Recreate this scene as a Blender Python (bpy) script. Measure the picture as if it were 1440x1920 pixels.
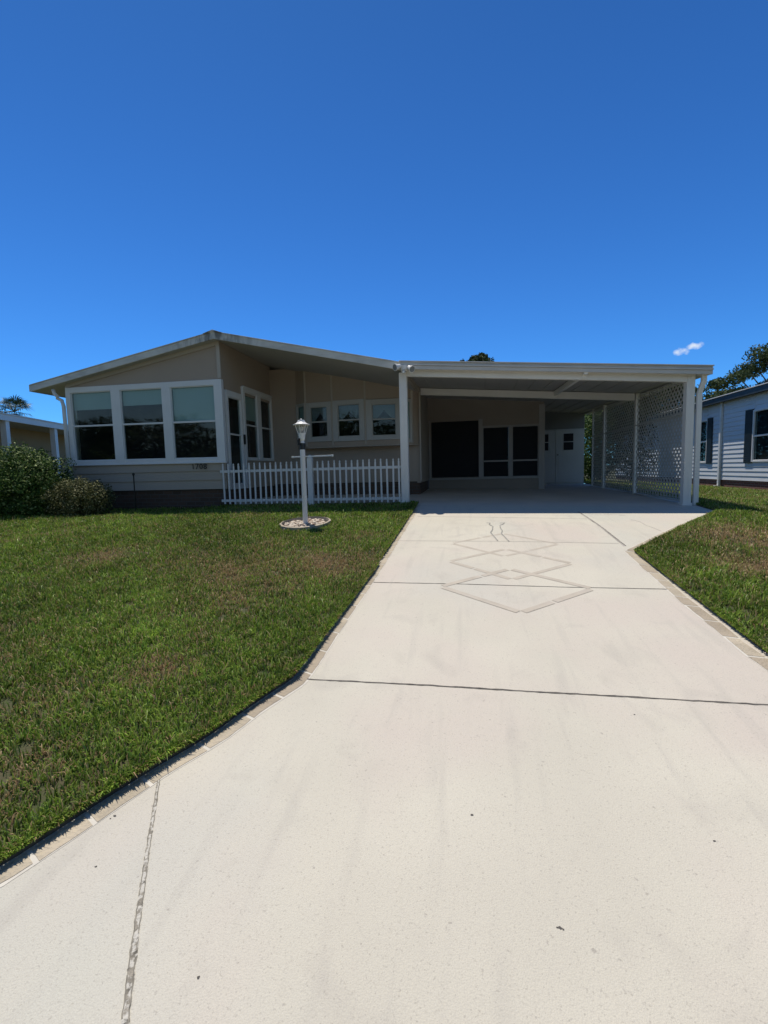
import bpy, math, random
import numpy as np
from mathutils import Vector, Matrix
random.seed(7); rng = np.random.default_rng(11)
S = bpy.context.scene; COL = S.collection
for o in list(bpy.data.objects): bpy.data.objects.remove(o)
R = math.radians
# ------------------------------------------------------------------ camera
F = 850.; PS, TH, RO = R(10.6), R(5.24), R(1.46)
CAM = Vector((0, 0, .6))
fw = Vector((-math.sin(PS)*math.cos(TH), math.cos(PS)*math.cos(TH), -math.sin(TH)))
r0 = Vector((math.cos(PS), math.sin(PS), 0)); u0 = r0.cross(fw)
rt = r0*math.cos(RO) - u0*math.sin(RO); up = r0*math.sin(RO) + u0*math.cos(RO)
cd = bpy.data.cameras.new('camera'); cam = bpy.data.objects.new('camera', cd); COL.objects.link(cam)
cd.sensor_fit = 'HORIZONTAL'; cd.sensor_width = 36; cd.lens = F/1440*36
cd.clip_start = .05; cd.clip_end = 3000
m = Matrix((rt, up, -fw)).transposed().to_4x4(); m.translation = CAM; cam.matrix_world = m
S.camera = cam
S.render.resolution_x = 768; S.render.resolution_y = 1024
def ray(x, y): return fw*F + rt*(x-720) + up*(960-y)
def at(x, y, X=None, Y=None, Z=None):
    d = ray(x, y)
    t = (X-CAM.x)/d.x if X is not None else (Y-CAM.y)/d.y if Y is not None else (Z-CAM.z)/d.z
    return CAM + d*t
# ------------------------------------------------------------------ light
SUN_EL, SUN_AZ = R(70.5), R(-35)          # azimuth measured from +Y towards +X
S.view_settings.view_transform = 'Standard'; S.view_settings.look = 'None'
S.view_settings.gamma = 1; S.view_settings.exposure = 0.0; S.view_settings.use_curve_mapping = False
sd = bpy.data.lights.new('sun', 'SUN'); sd.energy = 4.5; sd.angle = R(.5); sd.color = (1, .935, .835)
so = bpy.data.objects.new('sun', sd); COL.objects.link(so)
sdir = Vector((math.sin(SUN_AZ)*math.cos(SUN_EL), math.cos(SUN_AZ)*math.cos(SUN_EL), math.sin(SUN_EL)))
so.rotation_euler = sdir.to_track_quat('Z', 'Y').to_euler(); so.location = sdir*50
W = bpy.data.worlds.new('World'); S.world = W; W.use_nodes = True
nt = W.node_tree; nt.nodes.clear()
def N(t, **k):
    n = nt.nodes.new(t)
    for a, b in k.items(): setattr(n, a, b)
    return n
sky = N('ShaderNodeTexSky', sky_type='NISHITA'); sky.sun_disc = False
sky.sun_elevation = SUN_EL; sky.sun_rotation = SUN_AZ; sky.altitude = 0
sky.air_density = 1.0; sky.dust_density = .25; sky.ozone_density = 3.2
tc = N('ShaderNodeTexCoord')
cdir = ray(1291, 655).normalized(); t1 = Vector((0, 0, 1)).cross(cdir).normalized()*-1; t2 = t1.cross(cdir).normalized()
if t2.z < 0: t2 = -t2
def dot(v):
    n = N('ShaderNodeVectorMath', operation='DOT_PRODUCT'); nt.links.new(tc.outputs['Generated'], n.inputs[0]); n.inputs[1].default_value = v
    return n.outputs['Value']
def mth(op, a, b=None, clamp=False):
    n = N('ShaderNodeMath', operation=op); n.use_clamp = clamp
    for i, v in enumerate((a, b)):
        if v is None: continue
        if isinstance(v, (int, float)): n.inputs[i].default_value = v
        else: nt.links.new(v, n.inputs[i])
    return n.outputs[0]
du, dv = dot(t1), dot(t2)
def blob(cx, cy, rx, ry):
    a = mth('DIVIDE', mth('SUBTRACT', du, cx), rx); b = mth('DIVIDE', mth('SUBTRACT', dv, cy), ry)
    return mth('SUBTRACT', 1, mth('ADD', mth('MULTIPLY', a, a), mth('MULTIPLY', b, b)))
b1 = blob(-.0105, -.002, .014, .0075); b2 = blob(.009, .004, .015, .007)
bl = mth('MAXIMUM', b1, b2)
nz = N('ShaderNodeTexNoise'); nz.inputs['Scale'].default_value = 110; nz.inputs['Detail'].default_value = 6
nt.links.new(tc.outputs['Generated'], nz.inputs['Vector'])
msk = mth('MULTIPLY', mth('ADD', bl, mth('MULTIPLY', mth('SUBTRACT', nz.outputs['Fac'], .55), 2.6)), .75, True)
msk = mth('MULTIPLY', msk, mth('GREATER_THAN', dot(cdir), .9), True)
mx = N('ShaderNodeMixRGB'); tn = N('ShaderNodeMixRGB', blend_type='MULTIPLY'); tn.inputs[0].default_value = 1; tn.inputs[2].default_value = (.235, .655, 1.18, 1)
el = N('ShaderNodeMapRange'); el.inputs['From Min'].default_value = 0; el.inputs['From Max'].default_value = .8; el.inputs['To Min'].default_value = 1.12; el.inputs['To Max'].default_value = .62; nt.links.new(dot((0, 0, 1)), el.inputs[0])
ts = N('ShaderNodeVectorMath', operation='SCALE'); nt.links.new(sky.outputs[0], ts.inputs[0]); nt.links.new(el.outputs[0], ts.inputs['Scale']); nt.links.new(ts.outputs[0], tn.inputs[1])
# added pale tint on unseen sky behind the camera, to neutralise facade shade
back_fill = N('ShaderNodeMapRange'); back_fill.interpolation_type = 'SMOOTHSTEP'; back_fill.inputs['From Min'].default_value = .05; back_fill.inputs['From Max'].default_value = .6; nt.links.new(dot((0, -1, 0)), back_fill.inputs[0])
tm = N('ShaderNodeMixRGB'); tm.inputs[1].default_value = (.235, .655, 1.18, 1); tm.inputs[2].default_value = (.92, .98, 1.0, 1); nt.links.new(back_fill.outputs[0], tm.inputs[0]); nt.links.new(tm.outputs[0], tn.inputs[2])
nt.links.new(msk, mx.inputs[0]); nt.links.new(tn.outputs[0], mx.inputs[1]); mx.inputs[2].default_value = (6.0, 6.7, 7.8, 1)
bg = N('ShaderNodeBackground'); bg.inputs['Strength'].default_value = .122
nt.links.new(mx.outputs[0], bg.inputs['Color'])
wo = N('ShaderNodeOutputWorld'); nt.links.new(bg.outputs[0], wo.inputs[0])

# ------------------------------------------------------------------ materials
MATS = {}
def mat(name, col, rough=.6, var=.08, scale=3., bump=0., bscale=60., col2=None, spec=.5, metal=0, fn=None, detail=6):
    if name in MATS: return MATS[name]
    m = bpy.data.materials.new(name); m.use_nodes = True; t = m.node_tree; b = t.nodes['Principled BSDF']
    def nn(ty, **k):
        n = t.nodes.new(ty)
        for a, v in k.items(): setattr(n, a, v)
        return n
    c = nn('ShaderNodeTexCoord'); n = nn('ShaderNodeTexNoise'); n.inputs['Scale'].default_value = scale; n.inputs['Detail'].default_value = detail
    t.links.new(c.outputs['Object'], n.inputs['Vector'])
    r = nn('ShaderNodeValToRGB'); r.color_ramp.elements[0].position = .3; r.color_ramp.elements[1].position = .7
    a = tuple(v*(1-var) for v in col) if col2 is None else col2
    r.color_ramp.elements[0].color = (*a, 1); r.color_ramp.elements[1].color = (*[min(1, v*(1+var)) for v in col], 1) if col2 is None else (*col, 1)
    t.links.new(n.outputs['Fac'], r.inputs[0]); out = r.outputs[0]
    if fn: out = fn(t, nn, c, out, b)
    t.links.new(out, b.inputs['Base Color'])
    b.inputs['Roughness'].default_value = rough; b.inputs['Metallic'].default_value = metal; b.inputs['Specular IOR Level'].default_value = spec
    if bump:
        n2 = nn('ShaderNodeTexNoise'); n2.inputs['Scale'].default_value = bscale; n2.inputs['Detail'].default_value = 4
        t.links.new(c.outputs['Object'], n2.inputs['Vector'])
        bp = nn('ShaderNodeBump'); bp.inputs['Strength'].default_value = bump; bp.inputs['Distance'].default_value = .01
        t.links.new(n2.outputs['Fac'], bp.inputs['Height']); t.links.new(bp.outputs[0], b.inputs['Normal'])
    MATS[name] = m; return m
def mixc(t, nn, fac, a, col, mode='MIX'):
    x = nn('ShaderNodeMixRGB', blend_type=mode); 
    if isinstance(fac, float): x.inputs[0].default_value = fac
    else: t.links.new(fac, x.inputs[0])
    t.links.new(a, x.inputs[1]); x.inputs[2].default_value = (*col, 1); return x.outputs[0]
def nramp(t, nn, c, scale, lo, hi, ty='noise', detail=4, coord='Object', vec=None, dist=0):
    n = nn('ShaderNodeTexNoise') if ty == 'noise' else nn('ShaderNodeTexVoronoi')
    n.inputs['Scale'].default_value = scale
    if ty == 'noise': n.inputs['Detail'].default_value = detail; n.inputs['Distortion'].default_value = dist
    v = c.outputs[coord]
    if vec:
        mp = nn('ShaderNodeMapping'); mp.inputs['Scale'].default_value = vec; t.links.new(v, mp.inputs[0]); v = mp.outputs[0]
    t.links.new(v, n.inputs['Vector'])
    r = nn('ShaderNodeMapRange'); r.inputs['From Min'].default_value = lo; r.inputs['From Max'].default_value = hi
    t.links.new(n.outputs['Fac' if ty == 'noise' else 'Distance'], r.inputs[0]); return r.outputs[0]
def concrete_fn(t, nn, c, out, b):
    out = mixc(t, nn, nramp(t, nn, c, .9, .42, .64), out, (.565, .50, .42))        # pinkish areas
    out = mixc(t, nn, nramp(t, nn, c, .55, .5, .72, vec=(1.3, .8, 1)), out, (.515, .505, .43))   # greenish areas
    s = nramp(t, nn, c, 3.2, .57, .8, dist=.6)
    out = mixc(t, nn, mm(t, nn, s, .55), out, (.42, .385, .325))                     # tyre and water stains
    s = nramp(t, nn, c, 2.2, .55, .75, vec=(5, .5, 1), dist=.4)
    out = mixc(t, nn, mm(t, nn, s, .4), out, (.43, .40, .34))
    p = nramp(t, nn, c, 130, .60, .72, detail=3)
    out = mixc(t, nn, mm(t, nn, p, .5), out, (.30, .27, .225))                       # pits
    p = nramp(t, nn, c, 48, .68, .76, detail=4)
    out = mixc(t, nn, mm(t, nn, p, .55), out, (.25, .22, .19))
    p = nramp(t, nn, c, 300, .45, .7, detail=2)
    return mixc(t, nn, mm(t, nn, p, .35), out, (.36, .33, .29))
def mm(t, nn, a, k):
    x = nn('ShaderNodeMath', operation='MULTIPLY'); x.use_clamp = True; t.links.new(a, x.inputs[0]); x.inputs[1].default_value = k; return x.outputs[0]
CONC = mat('concrete', (.57, .53, .43), .85, .06, 1.3, .25, 220, fn=concrete_fn)
def joint_fn(t, nn, c, out, b):
    return mixc(t, nn, nramp(t, nn, c, 55, .44, .54, detail=5), out, (.53, .50, .43))
JOINT = mat('joint_filler', (.10, .09, .075), .9, .5, 30)
WORN = mat('worn_joint', (.24, .215, .17), .9, .5, 45, .8, 90, fn=joint_fn)
SEAM = mat('fine_seam', (.33, .30, .26), .9, .25, 8)
def line_fn(t, nn, c, out, b):
    out = mixc(t, nn, nramp(t, nn, c, 5, .5, .7), out, (.47, .42, .35))
    return mixc(t, nn, nramp(t, nn, c, 60, .55, .75), out, (.47, .43, .36))
LINE = mat('faded_stain_line', (.455, .40, .32), .85, .1, 9, fn=line_fn)
BORD = mat('border_stone', (.45, .385, .285), .85, .14, 5, .9, 70, fn=lambda t, nn, c, o, b: mixc(t, nn, mm(t, nn, nramp(t, nn, c, 9, .5, .75), .7), o, (.33, .285, .21)))
GROUT = mat('border_grout', (.60, .56, .48), .9, .08, 12)
SOIL = mat('soil', (.09, .07, .045), .95, .4, 14, .8, 40)
TURF = mat('turf_soil', (.045, .065, .018), .95, .3, 9, .9, 70, col2=(.085, .07, .035))
GRAY = mat('carport_slab', (.56, .50, .42), .8, .08, 1.5, .2, 90)
ASPH = mat('street_paving', (.30, .29, .27), .9, .15, 20, .4, 120)
WHITE = mat('white_vinyl', (.70, .695, .68), .42, .05, 2.2, .05, 25)
WHITE2 = mat('white_aluminium', (.76, .735, .69), .45, .06, 1.7, .06, 20)
def fascia_fn(t, nn, c, out, b):
    s = nramp(t, nn, c, 2.5, .45, .75, vec=(1, 1, 4))
    out = mixc(t, nn, mm(t, nn, s, .5), out, (.30, .29, .26))
    sx = nn('ShaderNodeSeparateXYZ'); t.links.new(c.outputs['Object'], sx.inputs[0])
    g = nn('ShaderNodeMapRange'); g.inputs['From Min'].default_value = 1.1; g.inputs['From Max'].default_value = .0
    ab = nn('ShaderNodeMath', operation='ABSOLUTE'); ad = nn('ShaderNodeMath', operation='ADD'); ad.inputs[1].default_value = .02
    t.links.new(sx.outputs[0], ad.inputs[0]); t.links.new(ad.outputs[0], ab.inputs[0]); t.links.new(ab.outputs[0], g.inputs[0])
    n = nramp(t, nn, c, 6, .38, .6, vec=(2.2, 1, .6))
    x = nn('ShaderNodeMath', operation='MULTIPLY'); t.links.new(g.outputs[0], x.inputs[0]); t.links.new(n, x.inputs[1])
    return mixc(t, nn, mm(t, nn, x.outputs[0], .85), out, (.085, .08, .07))
FASCIA = mat('weathered_fascia', (.60, .59, .55), .5, .08, 3, .1, 30, fn=fascia_fn)
BEIGE = mat('beige_siding', (.41, .35, .285), .7, .04, 1.2, .15, 45)
BEIGE2 = mat('beige_panel', (.385, .31, .245), .75, .04, 1.0, .2, 30)
SOFFIT = mat('soffit', (.42, .405, .385), .7, .05, 1.0, .1, 20)
TRIM = mat('beige_trim', (.45, .395, .33), .6, .05, 2)
SHING = mat('roof_coating', (.50, .50, .48), .8, .1, 4, .3, 60)
def brick_mat(name, c1, c2, mort):
    m = bpy.data.materials.new(name); m.use_nodes = True; t = m.node_tree; b = t.nodes['Principled BSDF']
    c = t.nodes.new('ShaderNodeTexCoord'); mp = t.nodes.new('ShaderNodeMapping'); sx = t.nodes.new('ShaderNodeSeparateXYZ'); cb = t.nodes.new('ShaderNodeCombineXYZ'); ad = t.nodes.new('ShaderNodeMath')
    t.links.new(c.outputs['Object'], sx.inputs[0]); t.links.new(sx.outputs[0], ad.inputs[0]); t.links.new(sx.outputs[1], ad.inputs[1])
    t.links.new(ad.outputs[0], cb.inputs[0]); t.links.new(sx.outputs[2], cb.inputs[1])
    br = t.nodes.new('ShaderNodeTexBrick'); br.inputs['Scale'].default_value = 1; br.inputs['Brick Width'].default_value = .2; br.inputs['Row Height'].default_value = .075
    br.inputs['Mortar Size'].default_value = .008; br.inputs['Color1'].default_value = (*c1, 1); br.inputs['Color2'].default_value = (*c2, 1); br.inputs['Mortar'].default_value = (*mort, 1)
    t.links.new(cb.outputs[0], br.inputs['Vector']); t.links.new(br.outputs['Color'], b.inputs['Base Color'])
    bp = t.nodes.new('ShaderNodeBump'); bp.inputs['Strength'].default_value = .6; bp.inputs['Distance'].default_value = .01; bp.invert = True
    t.links.new(br.outputs['Fac'], bp.inputs['Height']); t.links.new(bp.outputs[0], b.inputs['Normal'])
    b.inputs['Roughness'].default_value = .9; return m
BRICK = brick_mat('brown_brick', (.11, .065, .045), (.075, .048, .034), (.10, .085, .07))
RBRICK = brick_mat('red_brick', (.20, .07, .05), (.15, .055, .04), (.22, .18, .15))
def glass_mat(name, tint, gl=.35):
    m = bpy.data.materials.new(name); m.use_nodes = True; t = m.node_tree; t.nodes.clear()
    o = t.nodes.new('ShaderNodeOutputMaterial'); tr = t.nodes.new('ShaderNodeBsdfTransparent'); tr.inputs[0].default_value = (*tint, 1)
    g = t.nodes.new('ShaderNodeBsdfGlossy'); g.inputs['Roughness'].default_value = .03; g.inputs['Color'].default_value = (gl*2, gl*2, gl*2, 1)
    lw = t.nodes.new('ShaderNodeLayerWeight'); lw.inputs[0].default_value = .5; pw = t.nodes.new('ShaderNodeMath'); pw.operation = 'POWER'; pw.inputs[1].default_value = 5; t.links.new(lw.outputs['Facing'], pw.inputs[0])
    f = t.nodes.new('ShaderNodeMath'); f.operation = 'MULTIPLY_ADD'; f.inputs[1].default_value = .92; f.inputs[2].default_value = .035; t.links.new(pw.outputs[0], f.inputs[0]); x = t.nodes.new('ShaderNodeMixShader')
    t.links.new(f.outputs[0], x.inputs[0]); t.links.new(tr.outputs[0], x.inputs[1]); t.links.new(g.outputs[0], x.inputs[2]); t.links.new(x.outputs[0], o.inputs[0])
    return m
GLASS = glass_mat('window_glass', (.78, .84, .84), .45)
LGLASS = glass_mat('lantern_glass', (.92, .92, .9), .5)
BLIND = mat('window_blind', (.56, .66, .61), .7, .04, 2, fn=lambda t, nn, c, o, b: mixc(t, nn, mm(t, nn, nramp(t, nn, c, 1.5, .5, .7), .15), o, (.4, .5, .47)))
CURT = mat('curtain', (.36, .40, .42), .9, .08, 3)
DARK = mat('dark_interior', (.022, .024, .028), .9, .3, 2)  # room darkness painted as a near-black colour
SCREEN = mat('insect_screen', (.012, .014, .018), .85, .15, 3)
BLACK = mat('black_plastic', (.012, .012, .012), .35, .1, 10)
LATT = mat('lattice_vinyl', (.50, .49, .46), .6, .08, 3)
DOORW = mat('door_paint', (.46, .48, .475), .5, .04, 2)
HEADER = mat('header_in_shade', (.16, .17, .17), .7, .05, 2)  # darker than the doors: carport shade painted into the header colour
NSID = mat('pale_blue_siding', (.60, .63, .66), .55, .04, 2, .05, 30)
NSHUT = mat('dark_shutter', (.012, .018, .024), .5, .2, 6)
NFAS = mat('dark_fascia', (.035, .045, .05), .5, .2, 5)
ROCK = mat('pale_rock', (.62, .53, .42), .85, .25, 9, .5, 60)
EDGE = mat('tan_edging', (.40, .335, .25), .85, .12, 8, .6, 60)
BARK = mat('bark', (.10, .08, .06), .95, .3, 12, .9, 25)
NWALL = mat('tan_wall', (.36, .26, .15), .8, .05, 2)
# ------------------------------------------------------------------ mesh builder
class MB:
    def __init__(s): s.v = []; s.f = []; s.m = []
    def add(s, vs, fs, mi=0):
        n = len(s.v); s.v += [tuple(v) for v in vs]; s.f += [tuple(i+n for i in f) for f in fs]; s.m += [mi]*len(fs); return s
    def hexa(s, p, mi=0):   # p: 4 bottom ccw + 4 top ccw
        return s.add(p, [(3,2,1,0),(4,5,6,7),(0,1,5,4),(1,2,6,5),(2,3,7,6),(3,0,4,7)], mi)
    def box(s, x0, x1, y0, y1, z0, z1, mi=0):
        return s.hexa([(x0,y0,z0),(x1,y0,z0),(x1,y1,z0),(x0,y1,z0),(x0,y0,z1),(x1,y0,z1),(x1,y1,z1),(x0,y1,z1)], mi)
    def prism(s, poly, a, b, axis='y', mi=0):   # poly of 2d pts, extruded on axis from a to b
        f = {'y': lambda p, t: (p[0], t, p[1]), 'x': lambda p, t: (t, p[0], p[1]), 'z': lambda p, t: (p[0], p[1], t)}[axis]
        n = len(poly); vs = [f(p, a) for p in poly]+[f(p, b) for p in poly]
        return s.add(vs, [tuple(range(n)), tuple(reversed(range(n, 2*n)))]+[(i, i+n, (i+1) % n+n, (i+1) % n) for i in range(n)], mi)
    def tube(s, pts, r, n=8, mi=0, cap=True):
        pts = [Vector(p) for p in pts]; rs = r if isinstance(r, (list, tuple)) else [r]*len(pts); vs = []
        for i, p in enumerate(pts):
            d = (pts[min(i+1, len(pts)-1)]-pts[max(i-1, 0)]).normalized()
            a = d.cross(Vector((0, 0, 1)) if abs(d.z) < .9 else Vector((1, 0, 0))).normalized(); b = d.cross(a)
            vs += [p+(a*math.cos(6.2832*k/n)+b*math.sin(6.2832*k/n))*rs[i] for k in range(n)]
        fs = [(i*n+k, i*n+(k+1) % n, (i+1)*n+(k+1) % n, (i+1)*n+k) for i in range(len(pts)-1) for k in range(n)]
        if cap: fs += [tuple(reversed(range(n))), tuple(range((len(pts)-1)*n, len(pts)*n))]
        return s.add(vs, fs, mi)
    def lathe(s, c, prof, n=16, mi=0, rot=0):
        vs = [(c[0]+r*math.cos(6.2832*k/n+rot), c[1]+r*math.sin(6.2832*k/n+rot), c[2]+z) for r, z in prof for k in range(n)]
        L = len(prof)
        fs = [(i*n+k, i*n+(k+1) % n, (i+1)*n+(k+1) % n, (i+1)*n+k) for i in range(L-1) for k in range(n)]+[tuple(reversed(range(n))), tuple(range((L-1)*n, L*n))]
        return s.add(vs, fs, mi)
    def bar(s, a, b, w, h, mi=0, upv=(0, 0, 1)):     # rectangular bar from a to b
        a, b = Vector(a), Vector(b); d = (b-a).normalized(); sd_ = d.cross(Vector(upv)).normalized()*w/2; u_ = sd_.cross(d).normalized()*h/2
        return s.add([a-sd_-u_, a+sd_-u_, a+sd_+u_, a-sd_+u_, b-sd_-u_, b+sd_-u_, b+sd_+u_, b-sd_+u_], [(0,1,2,3),(7,6,5,4),(0,4,5,1),(1,5,6,2),(2,6,7,3),(3,7,4,0)], mi)
    def build(s, name, mats, parent=None, bev=0, smooth=False):
        if not isinstance(mats, (list, tuple)): mats = [mats]
        off = Vector((0, 0, 0)); q = parent
        while q is not None: off += q.location; q = q.parent
        me = bpy.data.meshes.new(name); me.from_pydata([(v[0]-off.x, v[1]-off.y, v[2]-off.z) for v in s.v], [], s.f)
        for x in mats: me.materials.append(x)
        me.polygons.foreach_set('material_index', s.m)
        if smooth: me.polygons.foreach_set('use_smooth', [True]*len(s.f))
        o = bpy.data.objects.new(name, me); COL.objects.link(o); o.parent = parent
        me.validate(); fixn(me)
        if bev:
            b = o.modifiers.new('bevel', 'BEVEL'); b.width = bev; b.segments = 2; b.limit_method = 'ANGLE'
        return o
def fixn(me):
    import bmesh
    bm = bmesh.new(); bm.from_mesh(me); bmesh.ops.recalc_face_normals(bm, faces=bm.faces); bm.to_mesh(me); bm.free()
def thing(name, loc, label, cat, group=None):
    o = bpy.data.objects.new(name, None); COL.objects.link(o); o.location = loc; o.empty_display_size = .2
    o['label'] = label; o['category'] = cat
    if group: o['group'] = group
    return o
def tag(o, label, cat, kind=None, group=None):
    o['label'] = label; o['category'] = cat
    if kind: o['kind'] = kind
    if group: o['group'] = group
    return o
def struct(o): o['kind'] = 'structure'; return o
# ------------------------------------------------------------------ terrain functions
def sm(t): t = np.clip(t, 0, 1); return t*t*(3-2*t)
def surf(X, Y):
    X, Y = np.asarray(X, float), np.asarray(Y, float)
    return -.1*np.clip(8.2-np.maximum(Y, -3), 0, None) + .015*np.clip(np.minimum(Y, 15)-8.2, 0, None) - .018*np.clip(X+1.1, 0, 6)*sm((Y-6)/2.2)
def PL(x, y):               # pixel on the sloping drive plane -> X, Y
    d = ray(x, y); t = (-.82-CAM.z)/(d.z-.1*d.y); p = CAM+d*t; return (p.x, p.y)
lawn_px = [(778,955),(736,1019),(700,1075),(632,1166),(583,1234),(554,1272),(467,1330),(408,1373),(364,1401),(305,1435),(214,1492),(116,1556),(0,1632)]
inner_px = [(785,955),(744,1022),(709,1080),(643,1178),(598,1248),(574,1283),(492,1337),(432,1383),(386,1412),(322,1449),(228,1513),(130,1580),(0,1666)]
LE = sorted([PL(*p) for p in lawn_px], key=lambda q: q[1]); IN = sorted([PL(*p) for p in inner_px], key=lambda q: q[1])
LE = [(-9, -1.6), (-5, -.9), (-2.9, .05)]+LE+[(-.88, 8.3)]; IN = [(-8.9, -1.7), (-4.9, -1.0), (-2.85, -.1)]+IN+[(-.78, 8.3)]
LEy, LEx = np.array([q[1] for q in LE]), np.array([q[0] for q in LE]); INy, INx = np.array([q[1] for q in IN]), np.array([q[0] for q in IN])
def XL(Y): return np.interp(Y, LEy, LEx)
RE = [(9, -1.6), (5, -.9), (2.9, .3), (2.0, 1.5), (1.70, 2.7), (1.69, 5.04), (3.50, 7.27), (3.62, 7.5), (3.66, 15.4)]
def XR(Y): return np.interp(Y, [q[1] for q in RE], [q[0] for q in RE])
def lawn(X, Y):
    X, Y = np.asarray(X, float), np.asarray(Y, float)
    z = surf(np.clip(X, -50, 3.6), Y)+.022-.010*sm((Y-2.2)/1.6)
    dl = np.clip(XL(Y)-X, 0, None); dr = np.clip(X-XR(Y), 0, None)
    z = z+.022*sm(dl/1.2)*sm((Y-3.5)/3)*(X < 0)
    z = z-(.06*sm(dl/.6)+.06*sm((-4.6-X)/.6))*sm((Y-6.7)/1.2)*(X < 0)
    z = z-.072*np.clip(dr-.3, 0, 5.5)*(X > 0)*sm((Y-2)/6)
    z = z+.008*np.sin(X*2.1+Y*1.3)*np.sin(Y*1.7-X*.6)*sm(dl+dr)
    return z
def onlawn(x, y):
    z = -.1
    for _ in range(30):
        p = at(x, y, Z=z); z = float(lawn(p.x, p.y))
    return at(x, y, Z=z)
# drive sheet
def rows(y0, y1, n, xa, xb, nc, zf, mb, mi=0):
    ys = np.linspace(y0, y1, n); vs = []
    for y in ys:
        a, b = float(xa(y)), float(xb(y))
        for k in range(nc+1):
            x = a+(b-a)*k/nc; vs.append((x, y, float(zf(x, y))))
    mb.add(vs, [(i*(nc+1)+k, i*(nc+1)+k+1, (i+1)*(nc+1)+k+1, (i+1)*(nc+1)+k) for i in range(n-1) for k in range(nc)], mi)
mb = MB(); rows(-1.6, 8.0, 110, lambda y: XL(y)-.04, lambda y: XR(y)+.04, 10, surf, mb)
drive = struct(mb.build('driveway', CONC))
mb = MB(); rows(8.0, 15.4, 20, lambda y: -1.3, lambda y: 3.66, 8, lambda x, y: surf(x, y)+.0, mb)
mb.add([(3.66, 8, float(surf(3.66, 8))), (3.66, 15.4, float(surf(3.66, 15.4))), (3.66, 15.4, -.4), (3.66, 8, -.4)], [(0, 1, 2, 3)])
struct(mb.build('carport_floor', GRAY))
mb = MB(); mb.add([(-60,-1.55,-1.0),(60,-1.55,-1.0),(60,-9,-1.05),(-60,-9,-1.05)], [(0,1,2,3)]); struct(mb.build('street', ASPH))
# lawn sheet
def graded(a, b, n): return lambda k: a+(b-a)*(k/n)**1.8
mb = MB()
def lawnside(sign, xe, far, ys, nc):
    vs = []; 
    for y in ys:
        a = float(xe(y))
        cols = [a, a+sign*.02]+[a+sign*.02+(far-a-sign*.02)*(k/nc)**2 for k in range(1, nc+1)]
        vs.append((cols[0], y, float(surf(a, y))-.06))
        vs += [(x, y, float(lawn(x, y))-(.0)) for x in cols[1:]]
    w = nc+2; mb.add(vs, [(i*w, i*w+1, (i+1)*w+1, (i+1)*w) for i in range(len(ys)-1)], 1)
    mb.add(vs, [(i*w+k, i*w+k+1, (i+1)*w+k+1, (i+1)*w+k) for i in range(len(ys)-1) for k in range(1, nc+1)], 0)
ysl = list(np.linspace(-1.5, 8.3, 150)); lawnside(-1, XL, -60, ysl, 110); lawnside(1, XR, 60, ysl, 90)
ysb = list(np.linspace(8.3, 15.45, 20)); lawnside(-1, lambda y: -1.25, -60, ysb, 30); lawnside(1, lambda y: 3.66, 60, ysb, 30)
far = [15.45, 18, 22, 30, 50, 100, 300, 900]
xs = [-60, -30, -15, -8, -4, 0, 3.66, 8, 15, 30, 60]; vs = [(x, y, float(lawn(x, min(y, 15.45)))) for y in far for x in xs]; w = len(xs)
mb.add(vs, [(i*w+k, i*w+k+1, (i+1)*w+k+1, (i+1)*w+k) for i in range(len(far)-1) for k in range(w-1)])
for sx in (-1, 1): mb.add([(sx*60, -9, -1), (sx*60, 900, -.1), (sx*900, 900, -.1), (sx*900, -9, -1)], [(0, 1, 2, 3)])
mb.add([(-900, -9, -1.05), (900, -9, -1.05), (900, -200, -1.05), (-900, -200, -1.05)], [(0, 1, 2, 3)])
struct(mb.build('lawn_ground', [TURF, SOIL]))
# strips on the concrete
def strip(mb, pts, w, dz=.0012, jit=0, mi=0, sub=.12):
    out = []
    for (a, b) in zip(pts[:-1], pts[1:]):
        L = math.dist(a, b); n = max(1, int(L/sub))
        out += [(a[0]+(b[0]-a[0])*i/n, a[1]+(b[1]-a[1])*i/n) for i in range(n)]
    out.append(pts[-1]); vs = []
    for i, p in enumerate(out):
        q0, q1 = out[max(0, i-1)], out[min(len(out)-1, i+1)]; dx, dy = q1[0]-q0[0], q1[1]-q0[1]; L = math.hypot(dx, dy) or 1
        nx, ny = -dy/L, dx/L; ww = (w if not callable(w) else w(i/len(out)))/2
        for s_ in (1, -1):
            k = ww*(1+random.uniform(-jit, jit)); x, y = p[0]+nx*k*s_, p[1]+ny*k*s_
            vs.append((x, y, float(surf(x, y))+dz))
    mb.add(vs, [(2*i, 2*i+1, 2*i+3, 2*i+2) for i in range(len(out)-1)], mi)
P = lambda *ps: [PL(*p) for p in ps]
def jo(name, pts, w, m, jit=.3, sub=.05):
    b = MB(); strip(b, P(*pts), w, .0014, jit, 0, sub); return b.build(name, m, drive)
jo('expansion_joint', [(562,1273),(800,1285),(1000,1297),(1200,1308),(1440,1322),(1700,1336)], .012, JOINT, .45, .03)
jo('expansion_joint', [(700,1092),(860,1095),(1060,1101),(1262,1105)], .012, JOINT, .35)
jo('expansion_joint', [(745,1014),(950,1015),(1160,1019)], .009, SEAM, .3)
jo('expansion_joint', [(783,968),(950,969),(1100,971)], .008, SEAM, .3)
jo('expansion_joint', [(1083,955),(1120,983),(1171,1024)], .02, SEAM, .2)
jo('expansion_joint', [(1085,955),(1122,983),(1174,1024)], .008, JOINT, .4)
jp = P((301,1440),(289,1520),(276,1600),(262,1700),(245,1830),(228,1960))
b = MB(); strip(b, jp, lambda t: .010+.011*t, .0016, .25, 0, .02); b.build('worn_joint', WORN, drive)
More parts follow.
